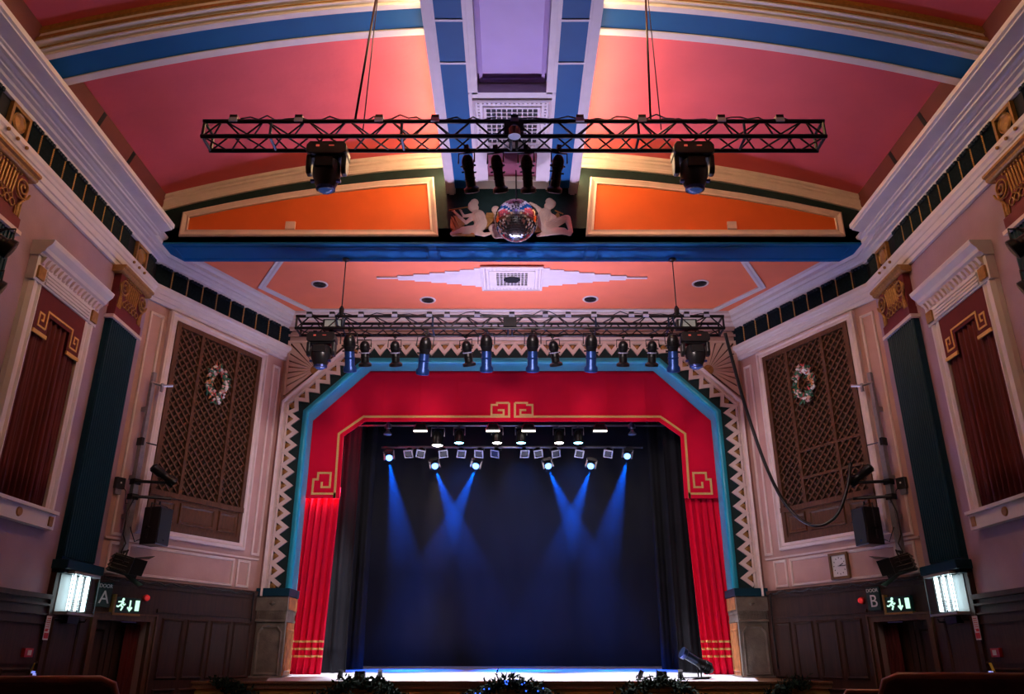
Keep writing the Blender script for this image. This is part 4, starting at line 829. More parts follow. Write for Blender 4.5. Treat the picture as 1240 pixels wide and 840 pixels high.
# ================================================================ SPLAY WALLS: wreaths, poles, speakers, signs
def pl(u,v,s=-1,n=0):
    return plan(u if s<0 else 1240-u,v)
for s in (-1,1):
    Fm=FP(s); sd=SIDE[s]
    a,z=pl(257 if s<0 else 980,466,s)
    r=empty('wreath',Fm(a,z,.12)); tag(r,'small %s wreath of leaves and blossoms on the %s lattice screen'%('loose' if s<0 else 'rounded',sd),'wreath','wreaths on the lattice')
    rr=random.Random(40+s); cols=[mat('leaf_green',(.03,.14,.08),.6),mat('blossom_pink',(.65,.38,.34),.6),mat('blossom_red',(.5,.05,.06),.6),mat('blossom_white',(.7,.66,.62),.6),mat('twig_orange',(.55,.22,.08),.6)]
    names=['leaves','pink_blossom','red_ribbon','white_blossom','twigs']
    for ci in range(5):
        m=MB()
        for k in range((80,24,20,26,18)[ci]):
            t=rr.uniform(0,2*PI); rad=.27+rr.uniform(-.08,.09); c=Fm(a+rad*.8*math.cos(t),z+rad*1.15*math.sin(t),.13+rr.uniform(0,.05))
            if ci in (1,3): m.octa(c,rr.uniform(.03,.055))
            else:
                d=Fm.u*rr.uniform(-1,1)+Fm.v*rr.uniform(-1,1)+Fm.n*rr.uniform(-.2,.5); d=d.normalized()*rr.uniform(.07,.13); e=d.cross(Fm.n).normalized()*.026
                m.add([c-d*.5,c+e,c+d,c-e,c+Fm.n*.012],[(0,1,4),(1,2,4),(2,3,4),(3,0,4),(0,3,2,1)])
        if ci==4: m.tube([Fm(a+.2*math.cos(t/12*2*PI),z+.27*math.sin(t/12*2*PI),.12) for t in range(13)],.012,5)
        m.build(names[ci],cols[ci],r)
    reloc(r)
    # galvanised pole with brackets
    o=.16; pa,pz=pl(187 if s<0 else 1053,458,s); pa=.30; z0=3.25
    r=empty('lighting_pole',Fm(pa,z0,o)); tag(r,'grey vertical lighting pole fixed beside the %s lattice screen'%sd,'pole','wall lighting poles')
    m=MB(); m.fbox(Fm,pa-.05,pa+.05,z0,5.3,o-.05,o+.05); m.fbox(Fm,pa-.035,pa+.035,5.3,6.65,o-.035,o+.035); m.build('mast',steel,r)
    m=MB(); m.tube([Fm(pa-.04,6.45,o),Fm(pa+.16,6.42,o+.1),Fm(pa+.34,6.47,o+.14)],.028,6); m.fbox(Fm,pa+.12,pa+.17,6.3,6.46,o+.08,o+.12); m.build('top_arm',steel,r)
    m=MB(); m.tube([Fm(pa-.1,5.3,o),Fm(pa+.3,5.3,o+.02)],.012,6); m.fbox(Fm,pa-.08,pa-.02,5.22,5.36,o-.05,o+.08); m.build('band',metalb,r)
    for q in (3.9,4.6,5.9): MB().fbox(Fm,pa-.03,pa+.03,q,q+.08,0,o).build('wall_bracket',steel,r)
    reloc(r)
    # arms with lamp and loudspeaker
    az,bz=4.55,4.28
    r=empty('wall_bracket',Fm(pa,az,o)); tag(r,'pair of black bracket arms reaching from the %s pole toward the loudspeaker'%sd,'bracket','bracket arms on the poles')
    m=MB(); m.tube([Fm(pa-.05,az,o+.05),Fm(pa+.42,az+.02,o+.45)],.028,8); m.build('upper_arm',metalb,r); m=MB(); m.tube([Fm(pa-.05,bz,o+.05),Fm(pa+.50,bz+.02,o+.40)],.028,8); m.build('lower_arm',metalb,r)
    [MB().fbox(Fm,pa-.07,pa+.07,cz_-.05,cz_+.05,o-.06,o+.07).build('clamp',metalb,r) for cz_ in (az,bz)]; reloc(r)
    # small spot on the upper arm
    c=Fm(pa+.30,az+.12,o+.40); dv=(Fm.u*.75-Fm.v*.5+Fm.n*.35).normalized()
    r=empty('arm_spot',c); tag(r,'small black spotlight on the upper bracket arm of the %s pole'%sd,'stage light','spots on the bracket arms')
    m=MB(); m.lathe([(.05,-.30),(.085,-.27),(.09,-.1),(.07,-.06),(.07,.06),(.10,.1),(.10,.2),(.08,.2)],o=c,ax=dv,n=14); m.build('lamp_housing',metalb,r,auto=40); m=MB(); m.lathe([(.001,.17),(.09,.17)],o=c,ax=dv,n=14,caps=False); m.build('lens',mat('greenish_lens',(.1,.3,.28),.2),r); m=MB(); m.tube([c-Fm.v*.12,c+Fm.u*.1,c+Fm.v*.1],.01,6); m.build('yoke',metalb,r); reloc(r)
    # loudspeaker
    sa,sz_=pa+.36,3.78; r=empty('loudspeaker',Fm(sa,sz_-.3,.5)); tag(r,'black box loudspeaker in a yoke hanging from the %s bracket arm'%sd,'loudspeaker','wall loudspeakers')
    q=Fr(Fm(sa,sz_,.46),Fm.u+Fm.n*-.25,Fm.v,Fm.n+Fm.u*.25)
    m=MB(); m.hexa([q(-.17,-.33,-.17),q(.17,-.33,-.17),q(.17,.33,-.17),q(-.17,.33,-.17),q(-.19,-.33,.17),q(.19,-.33,.17),q(.19,.33,.17),q(-.19,.33,.17)]); cab=m.build('cabinet',plastb,r,bevel=.012)
    MB().fbox(q,-.165,.165,-.30,.30,.172,.18).build('grille_cloth',mat('speaker_grille',(.02,.028,.028),.7),cab); MB().fbox(q,-.02,.02,-.26,-.235,.18,.185).build('badge',chrome,cab)
    m=MB(); m.tube([q(-.22,-.22,0),q(-.22,.39,0),q(.22,.39,0),q(.22,-.22,0)],.012,6); m.tube([q(0,.39,0),q(0,.45,0)],.02,6); 
    for e in (-1,1): m.tube([q(e*.19,-.05,0),q(e*.26,-.05,0)],.03,8)
    m.build('yoke',metalb,r); reloc(r)
    # junction box on the plaster
    ja,jz=pl(143 if s<0 else 1094,585,s); r=empty('switch_box',Fm(ja,jz,.0)); tag(r,'black socket box with small white light on the pink plaster left of the pole' if s<0 else 'black socket box with small white light on the pink plaster right of the pole','electrical box')
    MB().fbox(Fm,ja-.09,ja+.09,jz-.1,jz+.1,0,.08).build('case',plastb,r,bevel=.006); MB().fbox(Fm,ja-.015,ja+.015,jz-.01,jz+.02,.08,.085).build('indicator',whitep,r); MB().fbox(Fm,ja-.06,ja+.06,jz-.2,jz-.1,0,.05).build('cover',steel,r); reloc(r)
    # barn-door floodlight
    c=Fm(.22,3.06,.42)
    dv=(Fm.u*.82-Fm.v*.22+Fm.n*.45).normalized(); sdv=dv.cross(V((0,0,1))).normalized(); upv=sdv.cross(dv)
    q=Fr(c,sdv,upv,dv); r=empty('barn_door_lamp',c); tag(r,'black floodlight with open barn doors at the foot of the %s pole'%sd,'stage light','barn-door floodlights')
    m=MB(); m.fbox(q,-.16,.16,-.14,.14,-.26,.06); 
    for k in range(4): m.fbox(q,-.17,.17,-.12+.07*k,-.10+.07*k,-.28,.0)
    m.build('lamp_housing',metalb,r,bevel=.01)
    for e in (-1,1):
        m=MB(); m.hexa([q(-.16,e*.14,.06),q(.16,e*.14,.06),q(.24,e*.24,.34),q(-.24,e*.24,.34),q(-.16,e*.145,.06),q(.16,e*.145,.06),q(.24,e*.247,.34),q(-.24,e*.247,.34)]); m.build('barn_door',metalb,r)
        m=MB(); m.hexa([q(e*.16,-.14,.06),q(e*.16,.14,.06),q(e*.25,.13,.26),q(e*.25,-.13,.26),q(e*.165,-.14,.06),q(e*.165,.14,.06),q(e*.257,.13,.26),q(e*.257,-.13,.26)]); m.build('barn_door',metalb,r)
    MB().fbox(q,-.14,.14,-.12,.12,.062,.066).build('lens',lens,r)
    m=MB(); m.tube([q(-.2,0,-.1),q(-.2,.22,-.1),q(.2,.22,-.1),q(.2,0,-.1)],.013,6); m.tube([q(0,.22,-.1),Fm(.28,3.32,.2)],.02,6); m.build('yoke',metalb,r); reloc(r)
    # loose cables round the pole
    cb=[Fm(pa,bz,o+.07),Fm(pa-.1,4.0,o+.06),Fm(pa-.12,3.6,o+.08),Fm(pa-.05,3.45,o+.1),Fm(pa-.12,3.3,o+.12),Fm(.24,3.1,.30)]
    wire('lamp_cable',cb,.013,plastb,'black cable running down the %s pole to the barn-door lamp'%sd,'cable','cables on the wall poles')
    wire('lamp_cable',[Fm(ja,jz,.05),Fm(ja+.12,jz-.12,.08),Fm(ja+.15,jz-.35,.1),Fm(pa,bz-.1,o+.07)],.008,plastb,'thin black cable from the socket box to the %s pole'%sd,'cable','cables on the wall poles')
    wire('lamp_cable',[Fm(pa+.02,3.75,o+.05),Fm(pa+.12,3.5,o+.1),Fm(pa+.3,3.62,o+.2),Fm(pa+.42,3.66,.4)],.010,plastb,'black cable looping from the %s pole to its loudspeaker'%sd,'cable','cables on the wall poles')
    # cable along the dado
    rr=random.Random(60+s); pts=[]
    for i in range(41):
        q_=.1+3.5*i/40; pts.append(Fm(q_,2.87-.035*math.sin(i*PI/4)**2+rr.uniform(-.012,.012),.115))
    pts+= [Fm(3.62,2.6,.1),Fm(3.64,2.0,.1),Fm(3.62,1.4,.1)] if s>0 else [Fm(3.6,2.7,.1),Fm(3.63,2.3,.08)]
    wire('wall_cable',pts,.014,plastb,'black cable pinned along the top of the dark dado on the %s splayed wall'%sd,'cable','dado cables')
# door letters, exit signs, beacons
green=mat('sign_green',(.005,.04,.035),.4); white=mat('sign_white',(.8,.82,.8),.4)
for s,let,(ux,vy),(ex,ey),(rx,ry) in ((-1,'A',(122,720),(149,733),(174,724)),(1,'B',(1061,725),(1083,732),(1049,727))):
    Fm=FP(s); sd=SIDE[s]; Ft=Fr(Fm.o,Fm.u if s<0 else -Fm.u,Fm.v,Fm.n); sg=1 if s<0 else -1
    a,z=pl(ux,vy,s); a=max(a,.13)+(-.02 if s>0 else 0)
    r=empty('door_sign',Fm(a,z,.1)); tag(r,'dark green sign reading DOOR %s above the %s doorway'%(let,sd),'sign')
    MB().fbox(Fm,a-.14,a+.14,z-.2,z+.2,.045,.10).build('board',green,r,bevel=.004)
    text_mesh('DOOR',.085,Ft,sg*a,z+.14,.103,white,'small_lettering',r); text_mesh(let,.30,Ft,sg*a,z-.05,.103,white,'letter',r); reloc(r)
    a,z=pl(ex,ey,s); a+=(-.17 if s>0 else 0)
    r=empty('exit_sign',Fm(a,z,.1)); tag(r,'lit green and white running-man exit sign beside the DOOR %s sign'%let,'exit sign','exit signs')
    q=Fr(Fm(a,z,.12),Ft.u*1,Ft.v,Ft.n)
    MB().fbox(q,-.255,.26,-.13,.13,-.07,.0).build('case',green,r,bevel=.005)
    MB().fbox(q,-.29,-.255,-.17,.17,-.1,.02).fbox(q,-.29,.27,-.17,-.135,-.1,.02).build('brass_tray',gold,r)
    g=emi('exit_glow',(.55,1,.72),1.3)
    m=MB(); m.flat(q,[(-.13,.075),(-.10,.04),(-.145,-.0),(-.10,-.035),(-.13,-.09)],.028,.002,.006); m.flat(q,[(-.145,.0),(-.19,-.03),(-.225,-.02)],.024,.002,.006); m.flat(q,[(-.20,.05),(-.15,.055),(-.12,.04),(-.08,.0),(-.05,.02)],.022,.002,.006); m.lathe([(.001,.006),(.025,.006),(.025,.002)],o=q(-.105,.092,0),ax=q.n,n=12,caps=False)
    m.flat(q,[(.045,.085),(.045,-.06)],.028,.002,.006); m.flat(q,[(-.0,-.03),(.045,-.085),(.09,-.03)],.028,.002,.006)
    m.fbox(q,.15,.235,-.085,.09,.002,.006); m.build('pictogram',g,r); reloc(r)
    a,z=pl(rx,ry,s); a+=(.05 if s>0 else 0); r=empty('alarm_beacon',Fm(a,z,.04)); tag(r,'round red alarm sounder above the door next to the %s exit sign'%sd,'alarm','red alarm sounders')
    MB().lathe([(.001,.0),(.06,.0),(.065,.03),(.05,.05)],o=Fm(a,z,.04),ax=Fm.n,n=20,caps=False).build('base',mat('alarm_red',(.5,.02,.02),.4),r,smooth=True); MB().lathe([(.05,.05),(.045,.075),(.025,.09),(.001,.095)],o=Fm(a,z,.04),ax=Fm.n,n=20,caps=False).build('dome',mat('beacon_red',(.8,.03,.04),.25,emit=(1,.05,.05),es=.3),r,smooth=True); reloc(r)
    # doorway drapes
    o=sheet('door_drape',Fr(Fm.o-Fm.n*.18,Fm.u,Fm.v,Fm.n),*((.86,1.17) if s<0 else (.86,1.16)),.05,2.15,redd,folds=4,amp=.02,seed=70+s,n=40,nb=4,th=.006); tag(o,'dark red drape inside the %s doorway, on the side nearer the stage'%sd,'curtain')
    if s<0:
        o=sheet('door_drape',Fr(Fm.o-Fm.n*.18,Fm.u,Fm.v,Fm.n),.10,.24,.05,2.15,redd,folds=2,amp=.02,seed=75,n=24,nb=4,th=.006); tag(o,'narrow dark red drape inside the left doorway, on its outer side','curtain')
# clock
Fm=FP(1); Ft=Fr(Fm.o,-Fm.u,Fm.v,Fm.n); a,z=plan(1240-1018,685); r=empty('wall_clock',Fm(a,z,.02)); tag(r,'square wall clock with brown frame and white numbered face on the right splayed wall','clock')
q=Fr(Fm(a,z,.0),Ft.u,Ft.v,Ft.n)
MB().flat(q,[(-.2,-.22),(.2,-.22),(.2,.22),(-.2,.22)],.05,0,.06,True).build('frame',mat('clock_frame',(.16,.08,.03),.4),r,bevel=.005); MB().fbox(q,-.19,.19,-.21,.21,0,.03).build('dial',whitep,r)
m=MB()
for h in range(12):
    t=h*PI/6; c=(.145*math.sin(t),.16*math.cos(t)); m.flat(q,[(c[0]*.85,c[1]*.85),c],.014,.03,.033)
m.build('hour_marks',black,r); m=MB(); m.flat(q,[(0,0),(.09,.04)],.014,.035,.039); m.flat(q,[(-.03,-.0),(.13,-.005)],.010,.04,.043); m.build('clock_hands',black,r); reloc(r)
# heavy cable from the far truss to the right pole
P=[atY(878,403,14.5),atY(888,440,14.7),atY(905,500,15.0),atY(930,570,15.0),atY(955,615,14.9),atY(985,636,14.6),atY(1012,625,14.4),atY(1026,590,14.3),atY(1030,560,14.3)]
Q=[]
for i in range(len(P)-1):
    p0=P[max(i-1,0)];a_=P[i];b_=P[i+1];p3=P[min(i+2,len(P)-1)]
    for k in range(6):
        t=k/6; Q.append(.5*((2*a_)+(b_-p0)*t+(2*p0-5*a_+4*b_-p3)*t*t+(3*a_-p0-3*b_+p3)*t**3))
Q.append(P[-1]); wire('multicore_cable',Q,.032,plastb,'thick black cable sagging from the far truss to the right wall','cable',n=8)
# ================================================================ STAGE LAMPS
pz=atY(620,515,19).z
def pipe(y,z,x0,x1,l):
    o=MB().tube([(x0,y,z),(x1,y,z)],.025,8).build('lighting_bar',steel,smooth=True); tag(o,l,'bar','bars over the stage'); return o
pipe(19.0,pz,-3.9,3.9,'upper steel bar over the stage carrying the lit lamps')
pz2=atY(620,541,19.8).z; pipe(19.8,pz2,-2.9,2.9,'lower steel bar over the stage carrying the square-framed lamps')
pz3=atY(620,553,20.2).z+.25; pipe(20.2,pz3,-3.4,3.4,'rear steel bar over the stage carrying the blue beam lamps')
def make_par(em):
    r=empty('par_can',(0,0,0)); m=MB(); m.lathe([(.06,-.10),(.10,-.13),(.115,-.25),(.12,-.42)],n=18,caps=False); m.lathe([(.001,-.10),(.06,-.10)],n=18,caps=False); m.build('can',metalb,r,smooth=True)
    m=MB(); m.tube([(-.14,0,-.22),(-.14,0,-.03),(.14,0,-.03),(.14,0,-.22)],.012,6); m.tube([(0,0,-.03),(0,0,.03)],.02,6); m.build('yoke',steel,r)
    m=MB(); m.lathe([(.001,-.435),(.06,-.43),(.112,-.41)],n=20,caps=False); m.build('lens',em,r,smooth=True); return r
wpar=make_par(emi('par_white',(1,.95,.85),14)); cpar=make_par(emi('par_cyan',(.25,.75,1),14))
order=['first','second','third']
for pr_,xs_,c in ((wpar,(530,602,677),'white'),(cpar,(556,631,700),'cyan')):
    for k,u in enumerate(xs_):
        x=atY(u,530,19).x; put(pr_,(x,19,pz-.03),(0,0,0),'%s %s-lit par lamp from the left on the upper stage bar'%(order[k],c),'stage light','%s par lamps'%c,1.0 if k or c=='cyan' else 1.15)
# flood lamps: trapezoid housings with a lit strip
def make_flood():
    r=empty('flood_lamp',(0,0,0)); Fq=Fr((0,0,0),(1,0,0),(0,0,1),(0,-1,0)); m=MB(); m.prism(Fq,[(-.10,-.04),(.10,-.04),(.17,-.20),(-.17,-.20)],-.12,.10); m.build('housing',metalb,r)
    m=MB(); m.flat(Fq,[(-.18,-.20),(-.11,-.03),(.11,-.03),(.18,-.20)],.012,.10,.12); m.build('bracket',chrome,r)
    MB().fbox(Fq,-.165,.165,-.225,-.195,.07,.115).build('lit_front',emi('flood_white',(1,.9,.75),5),r); MB().box(-.02,.02,-.02,.02,-.04,.04).build('hook_clamp',metalb,r); return r
fl=make_flood()
for u,l in ((510,'flood lamp with lit white front edge, leftmost on the upper stage bar'),(597,'flood lamp with lit white front edge just left of the valance key pattern'),(640,'flood lamp with lit white front edge just right of the valance key pattern'),(726,'flood lamp with lit white front edge, rightmost on the upper stage bar')):
    put(fl,(atY(u,515,18.85).x,18.85,pz-.0),(0,0,0),l,'stage light','flood lamps on the stage bar')
def make_framed():
    r=empty('framed_lamp',(0,0,0)); m=MB(); m.T=Matrix.Translation((0,0,-.08))@Matrix.Rotation(-.75,4,'X'); m.lathe([(.04,.0),(.09,-.02),(.09,-.16)],n=14); m.build('can',metalb,r,auto=40)
    m=MB(); m.T=Matrix.Translation((0,0,-.08))@Matrix.Rotation(-.75,4,'X'); m.flat(Fr((0,0,-.18),(1,0,0),(0,1,0),(0,0,-1)),[(-.10,-.10),(.10,-.10),(.10,.10),(-.10,.10)],.03,-.01,.01,True); m.build('colour_frame',steel,r)
    m=MB(); m.T=Matrix.Translation((0,0,-.08))@Matrix.Rotation(-.75,4,'X'); m.lathe([(.001,-.17),(.085,-.17)],n=14,caps=False); m.build('lens',lens,r); MB().tube([(-.1,0,-.08),(-.1,0,.0),(.1,0,0),(.1,0,-.08)],.01,6).build('yoke',steel,r); return r
fr_=make_framed(); nm=['first','second','third','fourth','fifth','sixth','seventh','eighth','ninth','tenth','eleventh']
for k,u in enumerate((496,511,536,558,582,603,634,650,670,702,738)):
    put(fr_,(atY(u,545,19.8).x,19.8,pz2-.0),(0,R.uniform(-.25,.25),R.uniform(-.3,.3)),'square-framed unlit lamp, %s from the left on the lower stage bar'%nm[k],'stage light','square-framed lamps on the lower stage bar')
def make_beam():
    r=empty('beam_head_light',(0,0,0)); MB().box(-.12,.12,-.09,.09,.05,.14).build('base',plastb,r,bevel=.01)
    m=MB(); 
    for s in (-1,1): m.box(s*.12-.02,s*.12+.02,-.05,.05,-.12,.08); m.octa((s*.14,-.06,.08),.018)
    m.build('yoke',steel,r); m=MB(); m.lathe([(.05,.05),(.09,.02),(.095,-.09)],n=18,caps=False); m.build('head',plastb,r,smooth=True)
    m=MB(); m.ball((0,-.02,-.07),.088,16,10); m.build('lens',emi('beam_blue',(.12,.3,1),6),r,smooth=True); return r
bh=make_beam()
def lamp(name,kind,loc,energy,col,target=None,size=.05,angle=None,blend=.2,sy=None):
    L=bpy.data.lights.new(name,kind); L.energy=energy; L.color=col
    if kind=='AREA': L.shape='RECTANGLE'; L.size=size; L.size_y=sy or size
    else: L.shadow_soft_size=size
    if kind=='SPOT': L.spot_size=angle; L.spot_blend=blend
    o=bpy.data.objects.new(name,L); COL.objects.link(o); o.location=loc
    if target is not None: o.rotation_euler=(V(target)-V(loc)).to_track_quat('-Z','Y').to_euler()
    return o
for k,(u,v,dx) in enumerate(((471,555,.20),(526,565,.40),(577,565,-.42),(663,565,.42),(716,565,-.38),(760,553,-.28))):
    p=atY(u,v,20.2); d=V((dx,.05,-1)).normalized()
    put(bh,(p.x,20.2,p.z+.09),(0,-math.atan(dx)*.6,0),'small moving light with blazing blue lens, %s of six from the left over the stage'%nm[k],'stage light','blue beam lights')
    lamp('blue_beam','SPOT',p+d*.13,6500,(.0,.10,1),p+d*5,.03,math.radians(24),.7)
for u,l in ((470,'unlit bluish lamp at the left end of the upper stage bar'),(765,'unlit bluish lamp at the right end of the upper stage bar')):
    r=empty('unlit_lamp',(atY(u,515,18.9).x,18.9,pz)); tag(r,l,'stage light','unlit lamps on the upper bar')
    MB().lathe([(.03,.05),(.06,.0),(.06,-.1),(.04,-.12),(.04,-.17),(.10,-.24),(.10,-.26)],n=14).build('lamp_housing',mat('slate_metal',(.12,.14,.22),.35,metal=.6),r,auto=40); MB().tube([(-.08,0,-.1),(-.08,0,0),(.08,0,0),(.08,0,-.1)],.01,6).build('yoke',steel,r)
# floor things at the stage front
def small_spot(x,y,rz,l,g):
    z=sz(y); r=empty('footlight',(x,y,z),(0,0,rz)); tag(r,l,'stage light',g)
    MB().box(-.06,.06,-.05,.05,0,.015).tube([(-.05,0,.01),(-.05,0,.10),],.008,5).tube([(.05,0,.01),(.05,0,.10)],.008,5).build('stand',metalb,r)
    m=MB(); m.lathe([(.03,-.09),(.045,-.06),(.045,.06),(.055,.07)],o=(0,0,.11),ax=(.2,-.4,1),n=12); m.build('can',metalb,r,auto=40); return r
for u,rz,l in ((412,.5,'tiny black footlight on the stage edge, leftmost'),(460,-.2,'tiny black footlight on the stage edge, second from left'),(776,.8,'tiny black footlight on the stage edge, second from right'),(824,-.6,'tiny black footlight on the stage edge beside the floor spotlight')):
    small_spot(atY(u,818,16.6).x,16.6,rz,l,'footlights')
for u,l in ((436,'small black box standing over the left garland hump'),(801,'small black box standing over the right garland hump')):
    x=atY(u,815,16.45).x; o=MB().prism(Fr((x,16.45,0),(1,0,0),(0,0,1),(0,-1,0)),[(-.11,sz(16.45)+.0),(.11,sz(16.45)),(.09,sz(16.45)+.17),(-.09,sz(16.45)+.17)],-.07,.07).build('floor_box',metalb,bevel=.01); tag(o,l,'box')
x=atY(843,800,17.0).x; r=empty('floor_spotlight',(x,17.0,sz(17.0))); tag(r,'blue-black profile spotlight on the stage floor by the right curtain','stage light')
m=MB(); dv=V((-.75,-.2,.42)).normalized(); m.lathe([(.05,-.32),(.1,-.26),(.11,-.08),(.09,-.04),(.08,.05)],o=(.05,0,.30),ax=dv,n=16); 
for k in range(4): m.lathe([(.1,-.24+.04*k),(.125,-.235+.04*k),(.125,-.225+.04*k),(.1,-.22+.04*k)],o=(.05,0,.30),ax=dv,n=16,caps=False)
m.build('lamp_housing',metalb,r,auto=40); m=MB(); m.lathe([(.08,.05),(.085,.3),(.11,.32),(.115,.40),(.09,.405)],o=(.05,0,.30),ax=dv,n=16); m.build('lens_tube',blueb,r,auto=40)
m=MB(); m.tube([(.05,-.14,.30),(.05,-.14,.03),(.05,.14,.03),(.05,.14,.30)],.015,6); m.box(-.08,.2,-.16,.16,0,.02); m.tube([(.2,0,.01),(.3,.1,.03),(-.2,.2,.02),(-.35,.0,.02)],.012,5); m.build('floor_stand',metalb,r)
# garland
def gz(x): return .93+.34*math.cos(2*PI*(x-.0)/2.98)
r=empty('garland',(0,16.12,1.0)); tag(r,'long dark green garland humped along the front edge of the stage','garland')
rr=random.Random(9); m=MB(); gx0,gx1=atY(262,820,16.1).x,atY(975,818,16.1).x
def gpath(t): x=gx0+(gx1-gx0)*t; return V((x,16.08,1.18-.5*math.sin(t*PI*4)**2))
N=4200
for k in range(N):
    t=rr.random(); p=gpath(t)+V((rr.gauss(0,.05),rr.uniform(-.07,.05),rr.gauss(0,.055)))
    d=V((rr.uniform(-1,1),rr.uniform(-1,.2),rr.uniform(-1,1))).normalized()*rr.uniform(.07,.14); e=d.orthogonal().normalized()*.024; w_=d.cross(e).normalized()*.006
    m.add([p,p+d*.4+e,p+d,p+d*.4-e,p+d*.4+w_],[(0,1,4),(1,2,4),(2,3,4),(3,0,4),(0,3,2,1)])
m.tube([gpath(k/80) for k in range(81)],.03,6)
m.build('foliage',grn,r)
m=MB()
for k in range(26):
    t=.5+rr.uniform(-.11,.11); p=gpath(t)+V((rr.gauss(0,.04),-.09,rr.gauss(0,.05))); m.octa(p,.016)
o=m.build('fairy_lights',emi('fairy_blue',(.03,.12,1),3),r); reloc(r)
# ================================================================ BENCHES close to the camera
for s,(ua,va),(ub,vb),l in ((-1,(143,824),(-60,829),'rounded top rail of a dark wooden bench back, bottom left corner'),(1,(1066,820),(1300,836),'rounded top rail of a dark wooden bench back, bottom right corner')):
    a=atY(ua,va,3.6); b=atY(ub,vb,3.3); b.z=a.z; r=empty('wooden_bench',(a.x,a.y,0)); tag(r,l,'bench')
    L=(b-a).length; q=Fr((a.x,a.y,0),(b-a),(0,0,1),(b-a).normalized().cross(V((0,0,1))))
    h=a.z
    m=MB(); m.prism(q,[(0,.1),(0,h-.06),(.02,h-.015),(.06,h),(L,h),(L,.1)],-.025,.025); m.build('back_panel',woodr,r,bevel=.012)
    m=MB(); pts=[q(0,.2,0),q(0,h-.07,0),q(.02,h-.02,0),(q(.07,h,0)),q(L,h,0)]; m.tube(pts,.022,8); m.build('top_rail',mat('rail_wood',(.34,.14,.05),.3,var=.3,scale=10),r,smooth=True)
    sgn=-1 if s<0 else 1
    m=MB(); n_=q.n if q.n.y<0 else -q.n; qs=Fr(q.o,q.u,q.v,n_); m.fbox(qs,.03,L,.40,.46,.02,.48); m.build('seat',woodr,r,bevel=.01); 
    for t in (.1,L-.1): MB().fbox(qs,t-.03,t+.03,0,.40,.05,.45).build('leg',woodr,r)
    MB().fbox(q,0,L,0,.12,-.02,.02).build('plinth',woodr,r); reloc(r)
a=atY(1017,838,5.0); r=empty('wooden_bench',(a.x,5.0,0)); tag(r,'end of a farther wooden bench back just left of the bottom right bench','bench')
q=Fr((a.x,5.0,0),(1,-.15,0),(0,0,1),(-.15,-1,0)); h=a.z
MB().prism(q,[(0,0),(0,h-.05),(.04,h),(1.6,h),(1.6,0)],-.025,.025).build('back_panel',woodr,r,bevel=.01); MB().tube([q(0,.1,0),q(0,h-.05,0),q(.04,h,0),q(1.6,h,0)],.02,8).build('top_rail',mat('rail_wood',(.2,.08,.03)),r,smooth=True); MB().fbox(q,.03,1.6,.4,.45,.02,.45).build('seat',woodr,r); MB().fbox(q,.1,.16,0,.4,.05,.4).fbox(q,1.4,1.46,0,.4,.05,.4).build('leg',woodr,r); reloc(r)
# ================================================================ HAZE
m=MB(); m.box(-5.2,5.2,19.65,22.6,1.35,7.0); hz=m.build('stage_haze',None)
hm=bpy.data.materials.new('haze'); hm.use_nodes=True; nt=hm.node_tree; nt.nodes.remove(nt.nodes['Principled BSDF']); vs=nt.nodes.new('ShaderNodeVolumeScatter'); vs.inputs['Density'].default_value=.02; vs.inputs['Anisotropy'].default_value=.0; vs.inputs['Color'].default_value=(1,1,1,1)
tc=nt.nodes.new('ShaderNodeTexCoord'); sx_=nt.nodes.new('ShaderNodeSeparateXYZ'); mr=nt.nodes.new('ShaderNodeMapRange'); nt.links.new(tc.outputs['Object'],sx_.inputs[0]); nt.links.new(sx_.outputs['Z'],mr.inputs['Value'])
for k_,v_ in (('From Min',3.6),('From Max',6.0),('To Min',.004),('To Max',.034)): mr.inputs[k_].default_value=v_
nt.links.new(mr.outputs[0],vs.inputs['Density']); nt.links.new(vs.outputs[0],nt.nodes['Material Output'].inputs['Volume']); hz.data.materials.clear(); hz.data.materials.append(hm); tag(hz,'thin stage haze making the blue light beams visible','haze',kind='stuff')
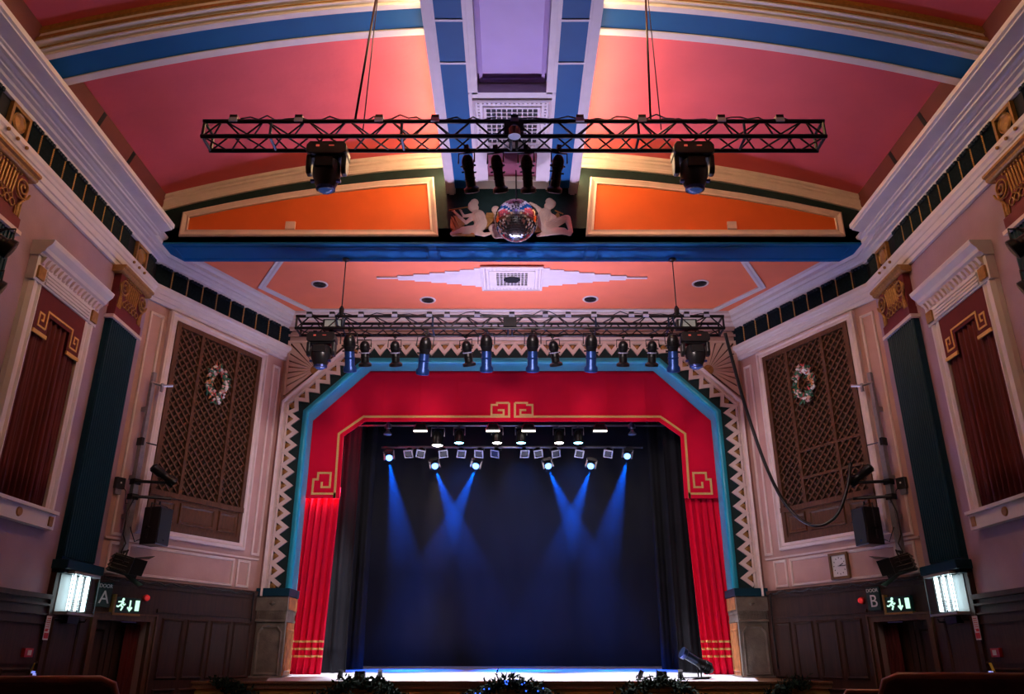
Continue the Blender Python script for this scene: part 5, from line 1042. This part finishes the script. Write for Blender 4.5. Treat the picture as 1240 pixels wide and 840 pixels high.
# ================================================================ LIGHTS
LIL=(.72,.66,1.0)
for u in (-3.2,-1.1,1.1,3.2):   # added spots standing in for light bounced off the stage floor
    lamp('floor_bounce_wide','SPOT',(u,16.8,1.5),200,(.66,.58,1.0) if abs(u)<2 else (.50,.42,1.0),(u*.9,14.4,9.0),.12,math.radians(135),1.0)
    if abs(u)<2: lamp('floor_bounce_narrow','SPOT',(u,16.7,1.5),1500,(.74,.60,1.0),(u*.3,13.2,9.6),.12,math.radians(66),1.0)
for u in (530,602,677):
    x=atY(u,530,19).x; lamp('par_lamp','SPOT',(x,19,pz-.50),20,(1,.95,.9),(x*1.3,20,1.2),.1,math.radians(50),.6); lamp('floor_wash','SPOT',(x*2.2,18.5,7.2),4200,(.9,.88,1),(x*2.4,17.6,1.2),.1,math.radians(50),.6)
for u in (556,631,700):
    x=atY(u,530,19).x; lamp('par_lamp','SPOT',(x,19,pz-.50),300,(.03,.16,1),(x*.8,22.9,3.6),.1,math.radians(60),1)
lamp('relief_fill','SPOT',(0,9.25,T1['z']-.30),520,(1,.82,.8),(0,13.6,9.55),.03,math.radians(28),1.0)  # added fill to brighten the carved figures, hung clear of any truss fixture
lamp('par_lamp','SPOT',(-1.8,19.05,pz-.55),520,(1,.72,.5),(-2.2,22.9,2.3),.1,math.radians(20),1.0)
for u in (565,600,637,677):   # the four profile spots of the near truss wash the arch
    x=atY(u,178,9.07).x; k=(u-620)/28
    lamp('profile_beam','SPOT',(x,9.4,zb-.55),720,(1,.80,.80),(k*2.2,17.5,5.7),.4,math.radians(66),1.0)
w=bpy.data.worlds.new('w'); SC.world=w; w.use_nodes=True; w.node_tree.nodes['Background'].inputs[0].default_value=(.45,.28,.8,1); w.node_tree.nodes['Background'].inputs[1].default_value=.03
# ================================================================ CAMERA
cam=bpy.data.cameras.new('camera'); cam.lens=F/1240*36; cam.sensor_width=36; cam.clip_start=.05; co=bpy.data.objects.new('camera',cam); COL.objects.link(co); co.location=(0,0,CZ); co.rotation_euler=(PI/2+TH,0,0); SC.camera=co
SC.view_settings.view_transform='Standard'; SC.view_settings.look='None'; SC.view_settings.exposure=0; SC.view_settings.gamma=1; SC.view_settings.use_curve_mapping=False
